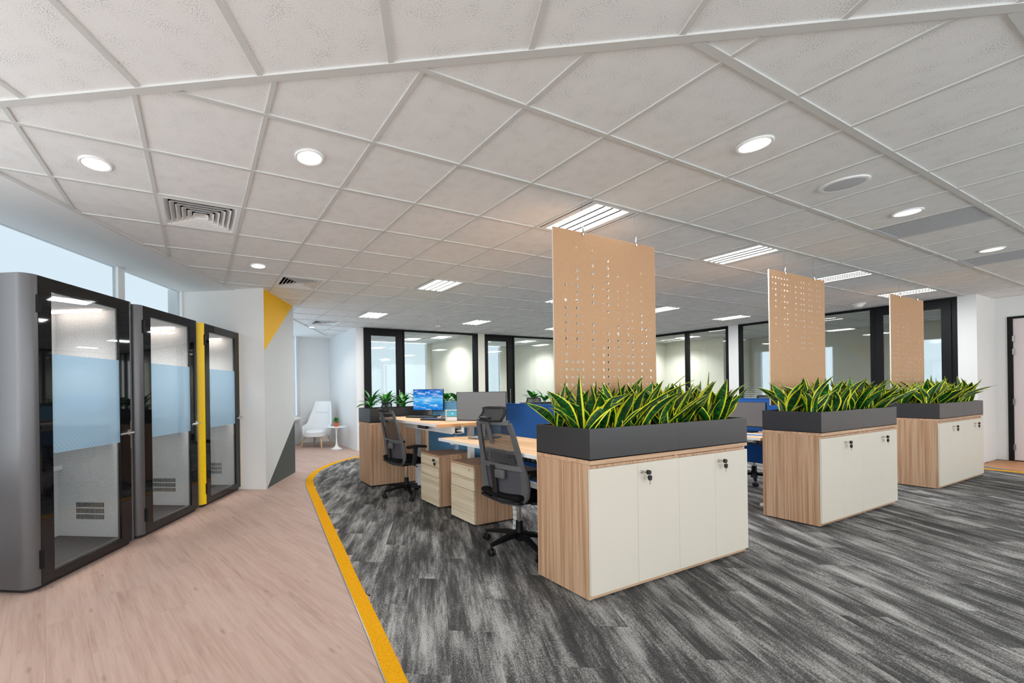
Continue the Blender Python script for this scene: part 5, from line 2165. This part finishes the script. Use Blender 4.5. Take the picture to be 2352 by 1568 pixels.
power_strip(2.39, 2.62, ZB - .083, .32, 'black socket strip under the low desk next to the nearest cabinet')
power_strip(2.40, 4.30, ZA - .083, .2, 'small black control box under the raised desk edge')
power_strip(5.42, 2.45, .79 - .083, .26, 'black socket strip under the desk in the cabinet gap')
t = thing('under_desk_shelf', 'white metal shelf hung under the low desk', 'shelf', (2.5, 2.3, .60))
MB().box(0, .3, 0, .9, 0, .012, .002).obj('plate', 'white_metal', t)
MB().box(0, .3, 0, .012, .012, ZB - .60 - .028).obj('hanger', 'white_metal', t)
MB().box(0, .3, .888, .9, .012, ZB - .60 - .028).obj('hanger', 'white_metal', t)
t = thing('docking_station', 'flat black box on the white shelf below the low desk', 'device', (2.58, 2.62, .613))
MB().box(-.07, .07, -.1, .1, 0, .025, .006).obj('body', 'black_plastic', t)
for q in range(3):
    MB().box(-.072, -.07, -.06 + q * .05, -.035 + q * .05, .007, .017).obj('port', 'steel', t)
# cable spine of white links
t = thing('cable_spine', 'white jointed cable spine hanging by the near pedestal', 'cable guide', (2.72, 3.09, 0))
lk = None
for q in range(11):
    if lk is None:
        b = MB()
        b.ring(rrect(-.032, .032, -.022, .022, .012, 3), rrect(-.022, .022, -.012, .012, .006, 3), 0, .042)
        b.box(-.006, .006, .018, .03, .012, .03, .003)
        lk = b.obj('link', 'white_metal', t)
        o = lk
    else:
        o = lk.copy()
        C.objects.link(o)
    o.location = (.01 * math.sin(q * .7), 0, q * .05)
MB().tube([(0, 0, 0), (0, 0, .5)], .006, 6).obj('cord', 'white_metal', t)
t = thing('footrest', 'pale metal footrest on the floor under the low desk', 'footrest', (2.86, 2.72, 0))
MB().shell(lambda u, v: (-.1 + .2 * v, (u - .5) * .3, .04 + .05 * v), 4, 4, .012).obj('plate', 'laptop_silver', t)
MB().tube([(-.06, -.15, .008), (.08, -.15, .08), (.08, .15, .08), (-.06, .15, .008)], .008, 8).obj('frame', 'chrome', t, True)
# bottle on the far pedestal
t = thing('water_bottle', 'clear water bottle standing on the keyed pedestal', 'bottle', (2.86, 4.30, .598))
MB().lathe([(.001, .001), (.027, .002), (.028, .01), (.027, .08), (.0285, .09), (.027, .1), (.026, .13), (.013, .155), (.012, .168)], 20).obj('bottle', 'water_clear', t, True)
MB().lathe([(.0135, .164), (.0135, .18), (.001, .181)], 16).obj('cap', 'white_edge', t, True)
# papers on the desk in the gap
t = thing('magazine', 'blue and white leaflet on the desk in the cabinet gap', 'leaflet', (5.55, 2.46, .79), .3)
MB().box(-.11, .11, -.08, .08, .0005, .006, .001).obj('pages', 'paper', t)
MB().box(-.10, .02, -.075, .075, .006, .0068).obj('cover', 'blue_screen', t)

# ================================================================== alcove: lounge chair, side table, potted plant
AX, AY = 2.665, 10.095
t = thing('lounge_chair', 'white high-backed lounge chair with oak legs in the alcove', 'armchair', (AX, AY, -.0035), math.radians(-135))
# local: faces +x


def lounge(u, v):
    """one wrapped shell: u round from left arm over the back to right arm, v from the seat edge up"""
    a = (u - .5) * 2
    ph = a * math.radians(118)
    front = max(0.0, abs(a) - .45) / .55
    arm = .58 - .10 * front
    top = 1.10 if abs(a) < .40 else 1.10 - (1.10 - arm) * min(1, (abs(a) - .40) / .22) ** .8
    z = .30 + (top - .30) * v
    rx, ry = .30, .345
    k = 1 - .16 * max(0, (z - .60)) / .5
    rec = -.20 * max(0, z - .42)
    flare = .95 + .05 * v
    x_ = -math.cos(ph) * rx * flare + rec + .05
    y_ = math.sin(ph) * ry * k * flare
    return (x_, y_, z)


MB().shell(lounge, 40, 14, .05).obj('shell', 'white_upholstery', t, 'all')


def pan(u, v):
    a = u * 2 * math.pi
    return (.05 + .30 * v * math.cos(a) + .03 * v, .335 * v * math.sin(a), .315 + .02 * (1 - v))


b = MB()
b.prism([(.04 + .345 * math.cos(i * math.pi / 16) * (1.0 if math.cos(i * math.pi / 16) < 0 else 1.05), .335 * math.sin(i * math.pi / 16)) for i in range(32)], .27, .335)
b.obj('seat_pan', 'white_upholstery', t, True)
b = MB()


def cush(u, v):
    a = u * 2 * math.pi
    r = v
    return (.075 + .285 * r * math.cos(a), .255 * r * math.sin(a), .365 + .045 * (1 - r ** 4) ** .5)


bm = b.bm
rings = []
for v in (1.0, .97, .9, .75, .5, .25):
    rings.append([bm.verts.new(cush(i / 28, v)) for i in range(28)])
low = [bm.verts.new((p.co.x, p.co.y, .337)) for p in rings[0]]
rings = [low] + rings
for a_, c_ in zip(rings, rings[1:]):
    for i in range(28):
        j = (i + 1) % 28
        bm.faces.new((a_[i], a_[j], c_[j], c_[i]))
bm.faces.new(rings[-1])
bm.faces.new(low[::-1])
b.obj('seat_cushion', 'white_upholstery', t, 'all')
# seam across the back
pts = []
for i in range(13):
    u = .5 + (i / 12 - .5) * .30
    p = lounge(u, .66)
    pts.append((p[0] + .028, p[1], p[2] - .012 * math.sin(i / 12 * math.pi)))
MB().tube(pts, .004, 6).obj('seam', 'foam_grey', t, True)
for sx, sy in ((.27, .25), (.27, -.25), (-.22, .22), (-.22, -.22)):
    MB().sweep([(sx * .70, sy * .70, .285), (sx * .86, sy * .86, .235), (sx * 1.02, sy * 1.02, .12), (sx * 1.14, sy * 1.14, 0)], [(-.02, -.016), (.02, -.016), (.02, .016), (-.02, .016)], side=(-sy, sx, 0), scales=[1.3, 1.15, .85, .6]).obj('leg', 'leg_oak', t)
b = MB()
b.bar([(.18, .17, .268), (-.15, -.15, .268)], .06, .035, (1, -1, 0))
b.bar([(.18, -.17, .266), (-.15, .15, .266)], .06, .035, (1, 1, 0))
b.obj('leg_cross', 'leg_oak', t)

TX, TY = 2.93, 9.40
t = thing('side_table', 'round white pedestal side table beside the lounge chair', 'table', (TX, TY, -.0035))
MB().lathe([(.001, .498), (.15, .500), (.215, .507), (.232, .514), (.232, .518), (.225, .521), (.001, .521)], 48).obj('tabletop', 'marble_white', t, True)
MB().lathe([(.135, 0), (.135, .006), (.12, .014), (.08, .03), (.045, .06), (.024, .11), (.018, .2), (.018, .34), (.024, .43), (.045, .48), (.075, .498)], 40).obj('pedestal', 'white_metal', t, True)
t = thing('potted_plant', 'little green plant in a terracotta pot on the white side table', 'potted plant', (TX + .0, TY + .0, .5175))
MB().lathe([(.001, 0), (.04, 0), (.052, .075), (.058, .077), (.058, .095), (.052, .096), (.05, .085), (.001, .084)], 24).obj('pot', 'terracotta', t, True)
rs = random.Random(3)
SM = [leaf_mesh('leaf', rs.uniform(.05, .075), rs.uniform(.028, .038), rs.uniform(.4, 1.0), 0, .2, mat='broad_leaf', nv=6) for _ in range(3)]
for i in range(34):
    az = 2.399 * i
    hgt = .085 + .10 * (i / 34)
    r = .05 * (1 - (i / 34) * .4)
    d = Vector((math.cos(az) * r * rs.uniform(.5, 1.2), math.sin(az) * r * rs.uniform(.5, 1.2), hgt))
    if i % 3 == 0:
        MB().tube([(0, 0, .08), (d.x * .5, d.y * .5, hgt * .8), tuple(d)], .0018, 5).obj('stem', 'broad_leaf', t)
    rot = Matrix.Rotation(az - math.pi / 2, 4, 'Z') @ Matrix.Rotation(-rs.uniform(.3, 1.2), 4, 'X')
    k = rs.uniform(.8, 1.2)
    put_leaf(rs.choice(SM), t, rot.to_euler(), (k, k, k), tuple(d))
